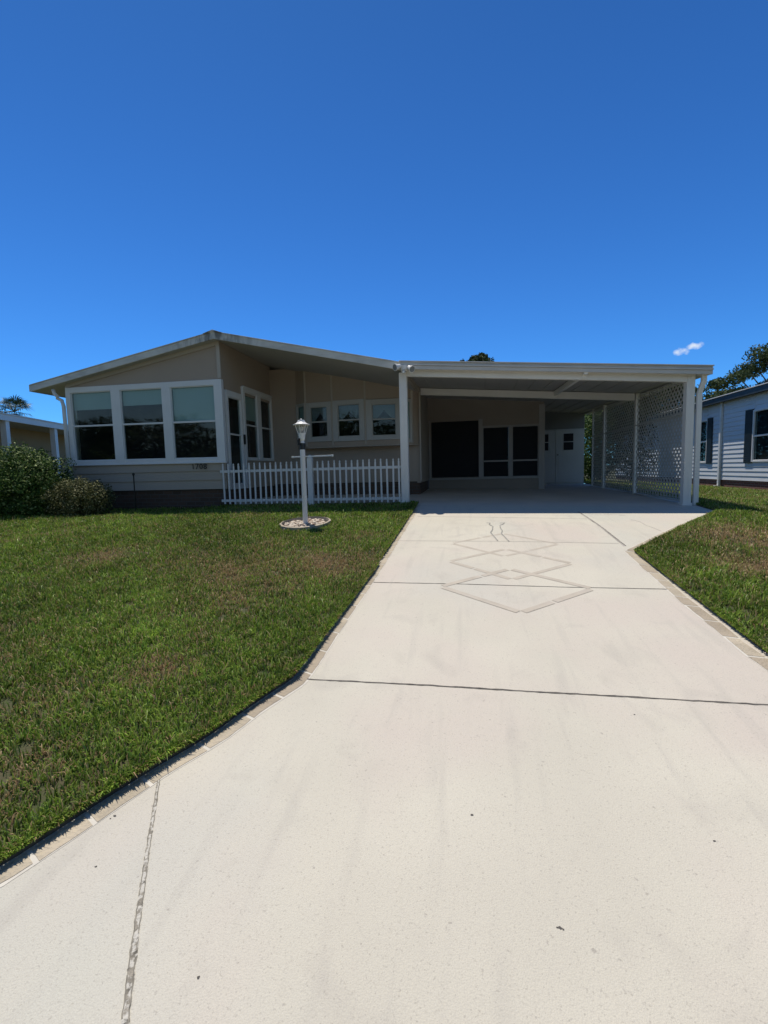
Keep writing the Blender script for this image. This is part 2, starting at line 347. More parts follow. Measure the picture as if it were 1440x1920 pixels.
for off in (-1, 1):
    b = MB(); k0 = 0; nn_ = 60
    pts_ = []
    for (a_, c_) in zip(jp[:-1], jp[1:]): pts_ += [(a_[0]+(c_[0]-a_[0])*i/12, a_[1]+(c_[1]-a_[1])*i/12) for i in range(12)]
    run = []
    for i, q in enumerate(pts_):
        w = (.010+.011*i/len(pts_))*.46*off
        if random.random() < .14 and len(run) > 1: strip(b, run, .003, .0022, .5, 0, .008); run = []
        run.append((q[0]+w+random.uniform(-.0015, .0015), q[1]))
    if len(run) > 1: strip(b, run, .003, .0022, .5, 0, .008)
    b.build('joint_edge', mat('joint_edge', (.22, .20, .16), .9, .4, 40), drive)
# stencilled diamonds
LW = .045
dias = [[(846.7,1018.9),(942,1000.5),(1048,1020),(946,1043)], [(842,1052.5),(948,1029.5),(1073,1056.5),(960,1086.5)], [(826,1100),(955,1067),(1112,1104),(977,1149)]]
for i, d_ in enumerate(dias):
    b = MB()
    for k in range(4):
        a, c = d_[k], d_[(k+1) % 4]; f = .035
        a2 = (a[0]+(c[0]-a[0])*f, a[1]+(c[1]-a[1])*f); c2 = (c[0]-(c[0]-a[0])*f, c[1]-(c[1]-a[1])*f)
        A_, C_ = PL(*a2), PL(*c2); cuts = [0, 1] if (k+i) % 2 else [0, .56, .6, 1]
        for u_, v_ in zip(cuts[::2], cuts[1::2]):
            strip(b, [(A_[0]+(C_[0]-A_[0])*u_, A_[1]+(C_[1]-A_[1])*u_), (A_[0]+(C_[0]-A_[0])*v_, A_[1]+(C_[1]-A_[1])*v_)], LW+.006*i, .0006+.0009*i+.0002*k, .0)
    b.build('diamond_marking', LINE, drive)
Z1 = lambda x, y: (820+x*.2222, 960+y*.2222)
CURL = mat('curl_line', (.30, .29, .26), .9, .2, 9)
for i, c_ in enumerate([[(415,90),(445,91),(438,105),(468,122),(466,150),(450,174),(480,210),(510,245)], [(525,92),(570,90),(552,103),(528,112),(532,136),(548,160),(540,185),(572,215),(605,250)]]):
    b = MB(); strip(b, [PL(*Z1(*q)) for q in c_], .014, .0045, .3, 0, .04); b.build('curl_marking', CURL, drive)
# small stain and pock marks near the camera
b = MB()
for (x, y, r) in [(1050,1740,.005),(1045,1739,.003),(1056,1743,.003),(1190,1340,.004),(215,1530,.005),(207,1535,.003),(885,1528,.005),(180,1625,.004),(1340,1577,.004),(372,1833,.004)]:
    X, Y = PL(x, y); n = 9; b.add([(X+r*random.uniform(.5, 1.1)*math.cos(6.283*k/n)*1.4, Y+r*random.uniform(.5, 1.1)*math.sin(6.283*k/n), float(surf(X, Y))+.001) for k in range(n)], [tuple(range(n))])
b.build('pock_mark', mat('pock_mark', (.09, .08, .07), .9, .5, 200), drive)
jo('hairline_crack', [(1182,972),(1200,977),(1212,985),(1226,990),(1240,996)], .006, SEAM, .5, .03)
jo('hairline_crack', [(1105,960),(1130,962),(1150,960),(1172,963)], .006, SEAM, .5, .03)
# stamped stone border
def border(outer, inner, name, shift=.0):
    gr, st = MB(), MB()
    def lerp(pl, t):
        L = [0]
        for a, c in zip(pl[:-1], pl[1:]): L.append(L[-1]+math.dist(a, c))
        return (float(np.interp(t*L[-1], L, [q[0] for q in pl])), float(np.interp(t*L[-1], L, [q[1] for q in pl])))
    Lt = sum(math.dist(a, c) for a, c in zip(outer[:-1], outer[1:])); t = 0
    n = int(Lt/.06); vs = []
    for i in range(n+1):
        for q in (lerp(outer, i/n), lerp(inner, i/n)): vs.append((*q, float(surf(*q))+.0012))
    gr.add(vs, [(2*i, 2*i+1, 2*i+3, 2*i+2) for i in range(n)])
    s_ = 0
    while s_ < Lt:
        l = random.uniform(.17, .27); a, e = (s_+.008)/Lt, min(1, (s_+l-.008)/Lt); s_ += l
        k = max(1, int(l/.05)); vs = []; g0, g1 = random.uniform(.0, .06), random.uniform(.86, .95)
        for i in range(k+1):
            o_, i_ = lerp(outer, a+(e-a)*i/k), lerp(inner, a+(e-a)*i/k)
            for w_ in (g0, g1+random.uniform(-.03, .03)):
                x, y = o_[0]+(i_[0]-o_[0])*w_, o_[1]+(i_[1]-o_[1])*w_; vs.append((x, y, float(surf(x, y))+.0028))
        st.add(vs, [(2*i, 2*i+1, 2*i+3, 2*i+2) for i in range(k)], random.choice([0, 0, 1]))
    g_ = gr.build(name, GROUT, drive); st.build('border_stones', [BORD, BORD2], g_)
BORD2 = mat('border_stone_dark', (.36, .30, .22), .85, .14, 5, .9, 70)
lo = [q for q in LE if q[1] < 7.9 and q[1] > -1]; li = [q for q in IN if q[1] < 7.9 and q[1] > -1.1]
border(lo, li, 'stone_border')
r_o = P((1190,1036),(1246,1083),(1294,1125),(1348,1165),(1400,1208),(1440,1235)); r_i = P((1169,1033),(1228,1087),(1278,1132),(1336,1178),(1392,1226),(1436,1256))
r_o.append((1.70, 1.9)); r_i.append((1.56, 1.9))
border(r_o, r_i, 'stone_border')
border(P((1190,1036),(1265,1000),(1342,958)), P((1172,1032),(1248,995),(1330,955.5)), 'stone_border')

# ------------------------------------------------------------------ grass
def field(X, Y):
    f = .5+.22*np.sin(X*1.7+1.3*np.sin(Y*1.1)+.5)+.2*np.sin(Y*2.3+1.7*np.sin(X*1.5)+2)+.16*np.sin(X*4.1+Y*3.3)+.12*np.sin(X*7.7-Y*6.1+1)
    return f
dry_sp = [(470,1075,.75,.85),(600,1060,.8,.9),(420,1130,.5,.6),(195,1050,.6,.7),(290,1270,.3,.8),(520,1100,.5,.6),(80,1330,.3,.5),(10,1480,.3,.6),(1400,1010,.9,.9),(1430,1060,.6,.9),(680,1010,.4,.5),(350,1060,.7,.4)]
dsp = [(*PL(a, b_), r_, s_) for a, b_, r_, s_ in dry_sp]
def dryness(X, Y):
    d = np.clip(field(X, Y)-.62, 0, 1)*.8+.05
    for (a, b_, r_, s_) in dsp: d = np.maximum(d, s_*np.exp(-((X-a)**2+(Y-b_)**2)/(r_*.75)**2)*(.55+.75*field(X*2.3, Y*2.3)))
    return np.clip(d, 0, 1)
def scatter(x0, x1, y0, y1, dens):
    n = int((x1-x0)*(y1-y0)*dens); X = rng.uniform(x0, x1, n); Y = rng.uniform(y0, y1, n)
    ok = ((X < XL(Y)-.005) | (X > XR(Y)+.005)) & ~((Y > 8.25) & (X > -8.3) & (X < 3.7))
    bx, by = BED; ok &= ((X-bx)**2+(Y-by)**2 > .36**2)
    return X[ok], Y[ok]
lampP = onlawn(573, 985); BED = (lampP.x, lampP.y)
parts = []
for (x0, x1, y0, y1, dn) in [(-4.3,-.7,.6,3.0,12000),(-6.6,-.7,3.0,4.6,8500),(-9,-.7,4.6,6.2,6000),(-11,-.7,6.2,8.35,4800),(-13,-8.2,8.3,15,700),(1.6,3.2,1.8,5.0,8500),(1.6,5.5,5.0,8.2,5500),(3.2,4.8,3,5,4200),(3.6,9.2,8.2,13,2300),(5.4,9.2,5,8.2,2200),(3.6,9,13,20,700)]:
    X, Y = scatter(x0, x1, y0, y1, dn); parts.append((X, Y))
# denser fringe along the drive edge
n = 16000; Yf = rng.uniform(.7, 8, n); parts.append((XL(Yf)-rng.uniform(0, .05, n), Yf))
n = 7000; Yf = rng.uniform(2.2, 7.3, n); parts.append((XR(Yf)+rng.uniform(0, .05, n), Yf))
def cellv(X, Y, c_):
    v = np.sin(np.floor(X/c_)*12.9898+np.floor(Y/c_)*78.233)*43758.5453; return v-np.floor(v)
def cells(X, Y): return .5*cellv(X+.01*np.sin(Y*90), Y+.01*np.sin(X*80), .045)+.5*cellv(X*.8+Y*.6, Y*.8-X*.6, .085)
parts = [(p[0][kq], p[1][kq]) for p in parts for kq in [cells(*p) > .17]]
FR = sum(len(p[0]) for p in parts); n = 9000; Yf = rng.uniform(.7, 4.5, n); parts.append((XL(Yf)-rng.uniform(0, .02, n), Yf)); n = 4000; Yf = rng.uniform(2.2, 7.3, n); parts.append((XR(Yf)+rng.uniform(0, .02, n), Yf))
X = np.concatenate([p[0] for p in parts]); Y = np.concatenate([p[1] for p in parts]); n = len(X)
dist = np.sqrt(X**2+Y**2); Z = lawn(X, Y)+.006
D = dryness(X, Y); tuft = np.clip(field(X*3.1+5, Y*3.1), 0, 1.2)
Lh = rng.uniform(.024, .054, n)*(1+.03*dist)*(.75+.5*tuft)*(1-.35*D); Wd = rng.uniform(.0028, .0058, n)*(1+.12*np.clip(dist-2, 0, 9))
Lh = Lh*np.where(rng.random(n) < .05, rng.uniform(1.3, 1.9, n), 1)
Lh = np.where((np.abs(X-XL(Y)) < .06) | (np.abs(X-XR(Y)) < .06), Lh*.75, Lh)
A = rng.uniform(0, 2*np.pi, n); lean = rng.uniform(.25, 1.25, n); B = A+np.pi/2+rng.normal(0, .4, n)
A[FR:FR+9000] = rng.normal(-.45, .6, 9000); A[FR+9000:] = rng.normal(3.14, .6, 4000); lean[FR:] = rng.uniform(.9, 1.6, len(lean)-FR); B[FR:] = A[FR:]+np.pi/2
hx, hy = np.cos(A), np.sin(A); sx_, sy_ = np.cos(B)*Wd/2, np.sin(B)*Wd/2
mid = .55; mz = Lh*mid*np.cos(lean*.5); mr = Lh*mid*np.sin(lean*.5); tz = mz+Lh*(1-mid)*np.cos(lean*1.25); tr = mr+Lh*(1-mid)*np.sin(lean*1.25)
V = np.empty((n, 5, 3))
V[:, 0] = np.stack([X-sx_, Y-sy_, Z-.005], 1); V[:, 1] = np.stack([X+sx_, Y+sy_, Z-.005], 1)
V[:, 2] = np.stack([X+hx*mr+sx_, Y+hy*mr+sy_, Z+mz], 1); V[:, 3] = np.stack([X+hx*mr-sx_, Y+hy*mr-sy_, Z+mz], 1)
V[:, 4] = np.stack([X+hx*tr, Y+hy*tr, Z+tz], 1)
me = bpy.data.meshes.new('grass'); me.vertices.add(n*5); me.vertices.foreach_set('co', V.reshape(-1))
base = np.arange(n)[:, None]*5; loops = np.concatenate([base+np.array([0, 1, 2, 3]), base+np.array([3, 2, 4])], 1).reshape(-1)
me.loops.add(n*7); me.loops.foreach_set('vertex_index', loops.astype(np.int32))
ls = np.stack([np.arange(n)*7, np.arange(n)*7+4], 1).reshape(-1); me.polygons.add(n*2); me.polygons.foreach_set('loop_start', ls.astype(np.int32))
me.polygons.foreach_set('loop_total', np.tile([4, 3], n).astype(np.int32)); me.update(calc_edges=True)
c1, c2, c3, c4 = np.array([.065, .14, .014]), np.array([.25, .335, .05]), np.array([.50, .38, .19]), np.array([.34, .21, .11])
k = rng.random(n)[:, None]; g = c1*(1-k)+c2*k; g *= (.6+.5*np.clip(field(X*.8+2, Y*.8), 0, 1)+.35*np.clip(field(X*5, Y*5.5+3), 0, 1))[:, None]*(rng.uniform(.55, 1.45, n)*(.55+.9*cells(X, Y)))[:, None]
isd = rng.random(n) < (.09+.85*D**1.1); kk = rng.random(n)[:, None]
colr = np.where(isd[:, None], c3*(1-kk)+c4*kk, g)
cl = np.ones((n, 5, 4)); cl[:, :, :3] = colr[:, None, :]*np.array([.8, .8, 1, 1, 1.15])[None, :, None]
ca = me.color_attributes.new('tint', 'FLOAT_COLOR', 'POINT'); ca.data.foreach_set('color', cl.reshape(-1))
def leaf_mat(name, attr=None, col=None, tr=.3, rough=.5, var=.3, scale=3, spec=.3):
    m = bpy.data.materials.new(name); m.use_nodes = True; t = m.node_tree; b = t.nodes['Principled BSDF']; out = t.nodes['Material Output']
    if attr:
        a = t.nodes.new('ShaderNodeAttribute'); a.attribute_name = attr; c = a.outputs['Color']
    tl = t.nodes.new('ShaderNodeBsdfTranslucent'); x = t.nodes.new('ShaderNodeMixShader'); x.inputs[0].default_value = tr
    t.links.new(c, b.inputs['Base Color']); t.links.new(c, tl.inputs['Color']); b.inputs['Roughness'].default_value = rough; b.inputs['Specular IOR Level'].default_value = spec
    t.links.new(b.outputs[0], x.inputs[1]); t.links.new(tl.outputs[0], x.inputs[2]); t.links.new(x.outputs[0], out.inputs['Surface']); return m
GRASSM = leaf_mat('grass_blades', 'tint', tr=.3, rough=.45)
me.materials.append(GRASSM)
go = bpy.data.objects.new('grass', me); COL.objects.link(go); tag(go, 'mown green lawn grass with brown dry patches around the driveway', 'grass', 'stuff')

# ------------------------------------------------------------------ foliage
LEAFM = leaf_mat('leaves', 'tint', tr=.2, rough=.6, spec=.12)
def foliage(name, blobs, size, cols, parent, flat=0.0, zmin=None):
    """blobs: (cx,cy,cz,rx,ry,rz,n); leaf faces spread through each blob's outer shell"""
    Ps, Ns = [], []
    for (cx, cy, cz, rx, ry, rz, n) in blobs:
        d = rng.normal(size=(n, 3)); d /= np.linalg.norm(d, axis=1)[:, None]
        lump = 1+.13*np.sin(d[:, 0]*5+cx*3)*np.sin(d[:, 2]*6+cy)+.1*np.sin(d[:, 1]*9+d[:, 0]*7+cz)+.06*np.sin(d[:, 2]*17+d[:, 1]*15)
        r = lump*(rng.random(n)**.28); p = d*r[:, None]*np.array([rx, ry, rz])+np.array([cx, cy, cz]); Ps.append(p); Ns.append(d)
    p = np.concatenate(Ps); nr = np.concatenate(Ns)
    if zmin is not None: kx = p[:, 2] > zmin; p, nr = p[kx], nr[kx]
    n = len(p); nr = nr*.9+rng.normal(size=(n, 3))*.65+np.array([0, 0, .25]); nr /= np.linalg.norm(nr, axis=1)[:, None]
    t = rng.normal(size=(n, 3)); t -= nr*(t*nr).sum(1)[:, None]; t /= np.linalg.norm(t, axis=1)[:, None]; b = np.cross(nr, t)
    L = (size*rng.uniform(.6, 1.3, n))[:, None]
    V = np.stack([p-t*L*.5, p+b*L*.27+nr*L*.08, p+t*L*.5, p-b*L*.27+nr*L*.08], 1)
    me = bpy.data.meshes.new(name); off = parent.location if parent else (0, 0, 0)
    V = V-np.array(off)
    me.vertices.add(n*4); me.vertices.foreach_set('co', V.reshape(-1)); me.loops.add(n*4); me.loops.foreach_set('vertex_index', np.arange(n*4, dtype=np.int32))
    me.polygons.add(n); me.polygons.foreach_set('loop_start', np.arange(n, dtype=np.int32)*4); me.polygons.foreach_set('loop_total', np.full(n, 4, np.int32)); me.update(calc_edges=True)
    k = rng.random(n)[:, None]; c = np.array(cols[0])*(1-k)+np.array(cols[1])*k
    if len(cols) > 2: s_ = rng.random(n) < .12; c[s_] = cols[2]
    cl = np.ones((n, 4, 4)); cl[:, :, :3] = c[:, None, :]; ca = me.color_attributes.new('tint', 'FLOAT_COLOR', 'POINT'); ca.data.foreach_set('color', cl.reshape(-1))
    me.materials.append(LEAFM); o = bpy.data.objects.new(name, me); COL.objects.link(o); o.parent = parent; return o
def shrub(px_, py_, Y, blobs, cols, size, label, n, name='shrub', stems=8):
    c = at(px_, py_, Y=Y); z0 = float(lawn(c.x, c.y)); t = thing(name, (c.x, c.y, z0), label, 'shrub')
    bl = [(c.x+a, c.y+b_, z0+h, rx, ry, rz, int(n*w_)) for a, b_, h, rx, ry, rz, w_ in blobs]
    foliage('foliage', bl, size, cols, t, zmin=z0+.01)
    s_ = MB()
    for k in range(stems):
        a = 6.283*k/stems; q = random.choice(blobs)
        s_.tube([(c.x+.06*math.cos(a), c.y+.06*math.sin(a), z0-.02), (c.x+q[0]*.5+.2*math.cos(a), c.y+q[1]*.5+.2*math.sin(a), z0+q[2]*.6), (c.x+q[0]+q[3]*.5*math.cos(a), c.y+q[1]+q[4]*.5*math.sin(a), z0+q[2]+q[5]*.5)], [.02, .014, .006], 5)
    s_.build('stems', BARK, t); return t
G1 = [(.025, .06, .013), (.09, .15, .03), (.30, .36, .14)]; G2 = [(.04, .05, .015), (.14, .145, .055), (.32, .31, .17)]  # last tone in each: pale leaves scattered as painted highlights
shrub(30, 930, 7.35, [(-.1,0,.66,.92,.78,.74,.3),(.62,-.05,.62,.66,.62,.58,.2),(-1.0,0,.5,.8,.75,.62,.2),(.1,.1,.92,.62,.52,.46,.15),(.95,.1,.36,.35,.45,.36,.1),(-.3,-.2,.22,.9,.5,.3,.15),(.6,-.2,.2,.5,.4,.25,.08)], G1, .052, 'large dark green bushy shrub at the left front corner of the house', 34000)
shrub(150, 945, 7.2, [(0,0,.36,.52,.42,.36,.5),(.3,.05,.32,.33,.36,.32,.22),(-.32,0,.36,.3,.33,.3,.18),(0,-.1,.16,.5,.33,.18,.15)], G2, .036, 'small rounded olive shrub in front of the large dark shrub', 15000)
def tree(name, base, th, blobs, cols, size, label, cat, n, lean=(0, 0)):
    t = thing(name, base, label, cat); b = MB(); x, y, z = base
    top = (x+lean[0], y+lean[1], z+th); b.tube([(x, y, z-.2), (x+lean[0]*.3, y+lean[1]*.3, z+th*.5), top], [th*.055, th*.04, th*.03], 8)
    for q in blobs:
        p = (x+q[0], y+q[1], z+q[2]); mid_ = ((p[0]+top[0])/2+random.uniform(-.2, .2), (p[1]+top[1])/2, (p[2]*.45+top[2]*.55)); b.tube([top, mid_, p], [th*.022, th*.014, .02], 6)
    b.build('trunk', BARK, t, smooth=True)
    foliage('crown', [(x+q[0], y+q[1], z+q[2], q[3], q[4], q[5], int(n*q[6])) for q in blobs], size, cols, t); return t
def cluster(cx, cy, cz, R_, n, r0_, r1_, fl=.7, seed=1):
    rr = random.Random(seed); out = []
    for i in range(n):
        a = rr.uniform(0, 6.283); e = rr.uniform(-.4, 1.2); q = rr.uniform(.55, 1)
        r_ = rr.uniform(r0_, r1_); out.append((cx+R_*q*math.cos(a)*math.cos(e), cy+R_*q*math.sin(a)*math.cos(e), cz+R_*q*math.sin(e)*fl, r_, r_, r_*.55, 1/n))
    return out
TG = [(.022, .042, .014), (.05, .075, .026), (.09, .12, .05)]
# big oak at the right edge beyond the neighbour
c = at(1482, 738, Y=30); g0 = float(lawn(15, 15)); hz = c.z
tree('oak_tree', (c.x, c.y, -.4), 3.6, cluster(0, 0, 5.2, 3.5, 38, .45, 1.0, .78, 4), [(.035,.06,.022),(.08,.11,.045),(.13,.16,.08)], .17, 'tall dark leafy tree rising behind the blue neighbouring house', 'tree', 24000)
c = at(1318, 755, Y=27)
tree('bushy_tree', (c.x, c.y, -.4), 2.4, cluster(0, 0, 3.2, 1.0, 14, .5, .8, .8, 5), TG, .13, 'dark round tree top between the carport corner and the blue house', 'tree', 9000)
c = at(1385, 745, Y=34)
tree('bushy_tree', (c.x, c.y, -.4), 3, cluster(0, 0, 4.6, 2.0, 16, .7, 1.2, .5, 6), [(.035,.06,.02),(.07,.095,.035)], .17, 'low olive green tree showing along the blue house roof edge', 'tree', 9000)
c = at(900, 672, Y=27)
tree('pine_tree', (c.x, c.y, 0), 4.2, [(0,0,6.25,.9,.9,.6,.4),(-.9,0,5.95,.6,.6,.42,.12),(.8,0,5.9,.6,.6,.4,.12),(.1,.2,6.8,.38,.4,.3,.12),(-.3,0,6.7,.28,.3,.3,.06),(-1.0,0,6.5,.16,.2,.28,.05),(0,0,5.3,1.6,1.3,.8,.13)], TG, .15, 'dark tree top peeking over the carport roof', 'tree', 9000)
c = at(1262, 730, Y=29)
tree('bushy_tree', (c.x, c.y, -.4), 3, [(0,0,2.6,2.0,1.5,1.6,.4),(-1.2,0,4.2,1.1,1,1.0,.2),(.9,.2,4.4,1.2,1,1.0,.2),(0,0,5.2,1.0,1,.7,.2)], TG, .16, 'dark tree seen through the top of the lattice above the blue house roof', 'tree', 14000)
# palm
c = at(26, 766, Y=30); pt = thing('palm_tree', (c.x, c.y, -.5), 'fan palm tree top behind the tan neighbouring house', 'palm tree'); b = MB()
b.tube([(c.x, c.y, -.7), (c.x+.1, c.y, 2.5), (c.x, c.y, c.z-.4)], [.24, .2, .17], 10); b.build('trunk', BARK, pt, smooth=True)
PALM = mat('palm_green', (.05, .075, .03), .5, .25, 3)
b = MB(); rr = random.Random(3)
for k in range(30):
    a = rr.uniform(0, 6.283); e = rr.uniform(-.5, 1.25); L = rr.uniform(1.15, 1.6); d = Vector((math.cos(a)*math.cos(e), math.sin(a)*math.cos(e), math.sin(e)))
    o_ = Vector((c.x, c.y, c.z-.25)); e1 = o_+d*L*.45; b.tube([o_, e1], [.02, .012], 4)
    sd_ = d.cross(Vector((0, 0, 1))).normalized(); u_ = sd_.cross(d).normalized()
    for j in range(11):
        th_ = (j-5)/5*1.15; v_ = (d*math.cos(th_)+sd_*math.sin(th_)); tip = e1+v_*L*.62+Vector((0, 0, -.22*abs(th_)-.16)); md = e1+v_*L*.36; w_ = v_.cross(u_).normalized()*.035
        b.add([e1, md+w_, tip, md-w_], [(0, 1, 2, 3)])
b.build('fronds', PALM, pt)
# ------------------------------------------------------------------ window builder
def window(parent, wall_y, x0, x1, z0, z1, fr, midz=None, blind=None, sh=lambda x: 0, dep=.05, rail=.03, fm=WHITE, glass=GLASS, curtain=False, bl_m=None, axis='y'):
    """axis 'y': window in a plane of constant Y, facing -Y; axis 'x': plane of constant X facing +X (x0,x1 are then Y)"""
    f, g = MB(), MB()
    def B(mb_, a, c_, d0, d1, zz0, zz1):
        if axis == 'y': mb_.hexa([(a,wall_y+d0,zz0+sh(a)),(c_,wall_y+d0,zz0+sh(c_)),(c_,wall_y+d1,zz0+sh(c_)),(a,wall_y+d1,zz0+sh(a)),(a,wall_y+d0,zz1+sh(a)),(c_,wall_y+d0,zz1+sh(c_)),(c_,wall_y+d1,zz1+sh(c_)),(a,wall_y+d1,zz1+sh(a))])
        else:
            k = axis
            mb_.box(min(wall_y-k*d0, wall_y-k*d1), max(wall_y-k*d0, wall_y-k*d1), a, c_, zz0, zz1)
    fl, frr, fb, ft = fr
    B(f, x0-fl, x0, -.03, dep, z0-fb, z1+ft); B(f, x1, x1+frr, -.03, dep, z0-fb, z1+ft)
    B(f, x0, x1, -.028, dep, z1, z1+ft); B(f, x0, x1, -.028, dep, z0-fb, z0)
    o = f.build('window', fm, parent, bev=.003)
    s_ = MB(); q = .014
    B(s_, x0, x0+q, -.012, .03, z0, z1); B(s_, x1-q, x1, -.012, .03, z0, z1); B(s_, x0+q, x1-q, -.010, .03, z0, z0+q*1.3); B(s_, x0+q, x1-q, -.010, .03, z1-q, z1)
    if midz: B(s_, x0+q, x1-q, -.016, .03, midz-rail/2, midz+rail/2)
    s_.build('sash', fm, o, bev=.002)
    B(g, x0+q, x1-q, .008, .012, z0+q, z1-q); g.build('pane', glass, o)
    if blind:
        k = MB(); B(k, x0+.01, x1-.01, .045, .05, blind, z1-.005); k.build('blind', bl_m or BLIND, o)
    if curtain:
        k = MB(); nseg = 36
        for i in range(nseg):
            a = x0+(x1-x0)*i/nseg; c_ = x0+(x1-x0)*(i+1)/nseg; u_ = (i+.5)/nseg; dz = (z1-(midz or z0))*(.35+.65*min(1, abs(u_-.5)*2.6)**.8 if u_ else 1)
            B(k, a, c_, .05+.012*(i % 2), .055+.012*(i % 2), z1-dz, z1)
        k.build('curtain', CURT, o)
    return o
# ------------------------------------------------------------------ the house
HX = -4.65
house = thing('manufactured_home', (HX, 8.2, 0), 'beige single storey house with gabled roof, window front and 1708 number', 'house')
FX0, FX1 = -8.13, HX; SH = lambda x: -.009*(x+6.4)
def rz(x, top=True):   # roof line
    z = 3.25-(3.25-2.52)*(HX-x)/(HX+8.77) if x < HX else 3.25-(3.25-2.455)*(x-HX)/(-1.13-HX)
    return z if top else z-.115
RL, RR, RY0, RY1 = -8.77, -1.13, 8.0, 16.2
b = MB(); b.prism([(RL, rz(RL, 0)), (HX, rz(HX, 0)), (RR, rz(RR, 0)), (RR, rz(RR)-.012), (HX, rz(HX)-.012), (RL, rz(RL)-.012)], RY0+.03, RY1); b.build('roof', SOFFIT, house)
b = MB()
for (xa, xb) in ((RL-.02, HX), (HX, RR+.0)):
    b.prism([(xa, rz(xa)-.125), (xb, rz(xb)-.125), (xb, rz(xb)-.003), (xa, rz(xa)-.003)], RY0, RY0+.028)
    b.prism([(xa, rz(xa)-.003), (xb, rz(xb)-.003), (xb, rz(xb)+.012), (xa, rz(xa)+.012)], RY0-.015, RY1)
b.box(RL-.05, RL-.02, RY0+.0, RY1, rz(RL)-.13, rz(RL)+.005)
b.prism([(HX-.2, rz(HX-.2)+.012), (HX, rz(HX)+.035), (HX+.2, rz(HX+.2)+.012), (HX, rz(HX)+.01)], RY0-.03, RY1)
b.build('fascia', FASCIA, house, bev=.003)
b = MB(); b.prism([(RL, rz(RL)-.005), (HX, rz(HX)-.005), (HX, rz(HX)+.008), (RL, rz(RL)+.008)], RY0+.05, RY1-.01)
b.build('roof_covering', SHING, house)
# gable front wall
b = MB(); b.prism([(FX0, 2.44+SH(FX0)), (FX1, 2.44+SH(FX1)), (FX1, rz(FX1, 0)+.003), (FX0, rz(FX0, 0)+.003)], 8.2, 8.3); b.build('gable_panel', BEIGE2, house)
b = MB(); b.prism([(FX0-.0, rz(FX0, 0)-.07), (FX1, rz(FX1, 0)-.07), (FX1, rz(FX1, 0)), (FX0, rz(FX0, 0))], 8.172, 8.198)
b.box(FX1-.06, FX1+.012, 8.17, 8.198, 2.44, rz(FX1, 0)-.07)
b.build('gable_trim', TRIM, house, bev=.003)
# clapboard below the sill
def clap(b, a, c_, y, z0, z1, pitch, lip=.014, axis='y', sgn=1, th=.08):
    z = z0
    while z < z1-.01:
        h = min(pitch, z1-z); poly = [(0, z), (-lip, z), (-.001, z+h), (0, z+h)]
        if axis == 'y': b.prism([(y+p, q) for p, q in poly], a, c_, 'x')
        else: b.prism([(y+p*sgn, q) for p, q in poly], a, c_, 'y')
        z += pitch
b = MB(); b.box(FX0, FX1, 8.2, 8.3, .32, .89); clap(b, FX0, FX1, 8.2, .32, .86, .18, .02); b.build('front_siding', BEIGE, house)
b = MB(); b.box(FX0+.02, FX1-.02, 8.23, 8.33, -.5, .318); b.box(FX1-.12, FX1-.02, 8.33, 10.4, -.5, .30); b.box(FX1-.02, -1.1, 10.42, 10.5, -.5, .33); b.box(FX0+.02, FX0+.12, 8.33, 16, -.5, .318); b.build('brick_skirt', BRICK, house)
# front window frames: three big windows with mullions
ZT, ZB = 2.335, .94
ww = [(-8.03, -7.08, 1.985), (-6.87, -5.935, 2.03), (-5.745, -4.805, 1.675)]
for i, (a, c_, bl_) in enumerate(ww):
    lf = a-(FX0-.01) if i == 0 else (a-ww[i-1][1])/2; rf = (FX1+.012)-c_ if i == 2 else (ww[i+1][0]-c_)/2
    o = window(house, 8.2, a, c_, ZB, ZT, (lf, rf, .075, .105), 1.655, bl_, SH, rail=.034)
b = MB()
b.hexa([(FX0-.03,8.15,.84+SH(FX0)),(FX1+.03,8.15,.84+SH(FX1)),(FX1+.03,8.2,.84+SH(FX1)),(FX0-.03,8.2,.84+SH(FX0)),(FX0-.03,8.15,.866+SH(FX0)),(FX1+.03,8.15,.866+SH(FX1)),(FX1+.03,8.2,.866+SH(FX1)),(FX0-.03,8.2,.866+SH(FX0))]); b.build('window_sill', WHITE, house, bev=.004)
b = MB(); b.tube([(-8.02+.055, 8.222, 2.33), (-8.02+.055, 8.222, 1.76)], .006, 6); b.build('blind_cord', WHITE, house)
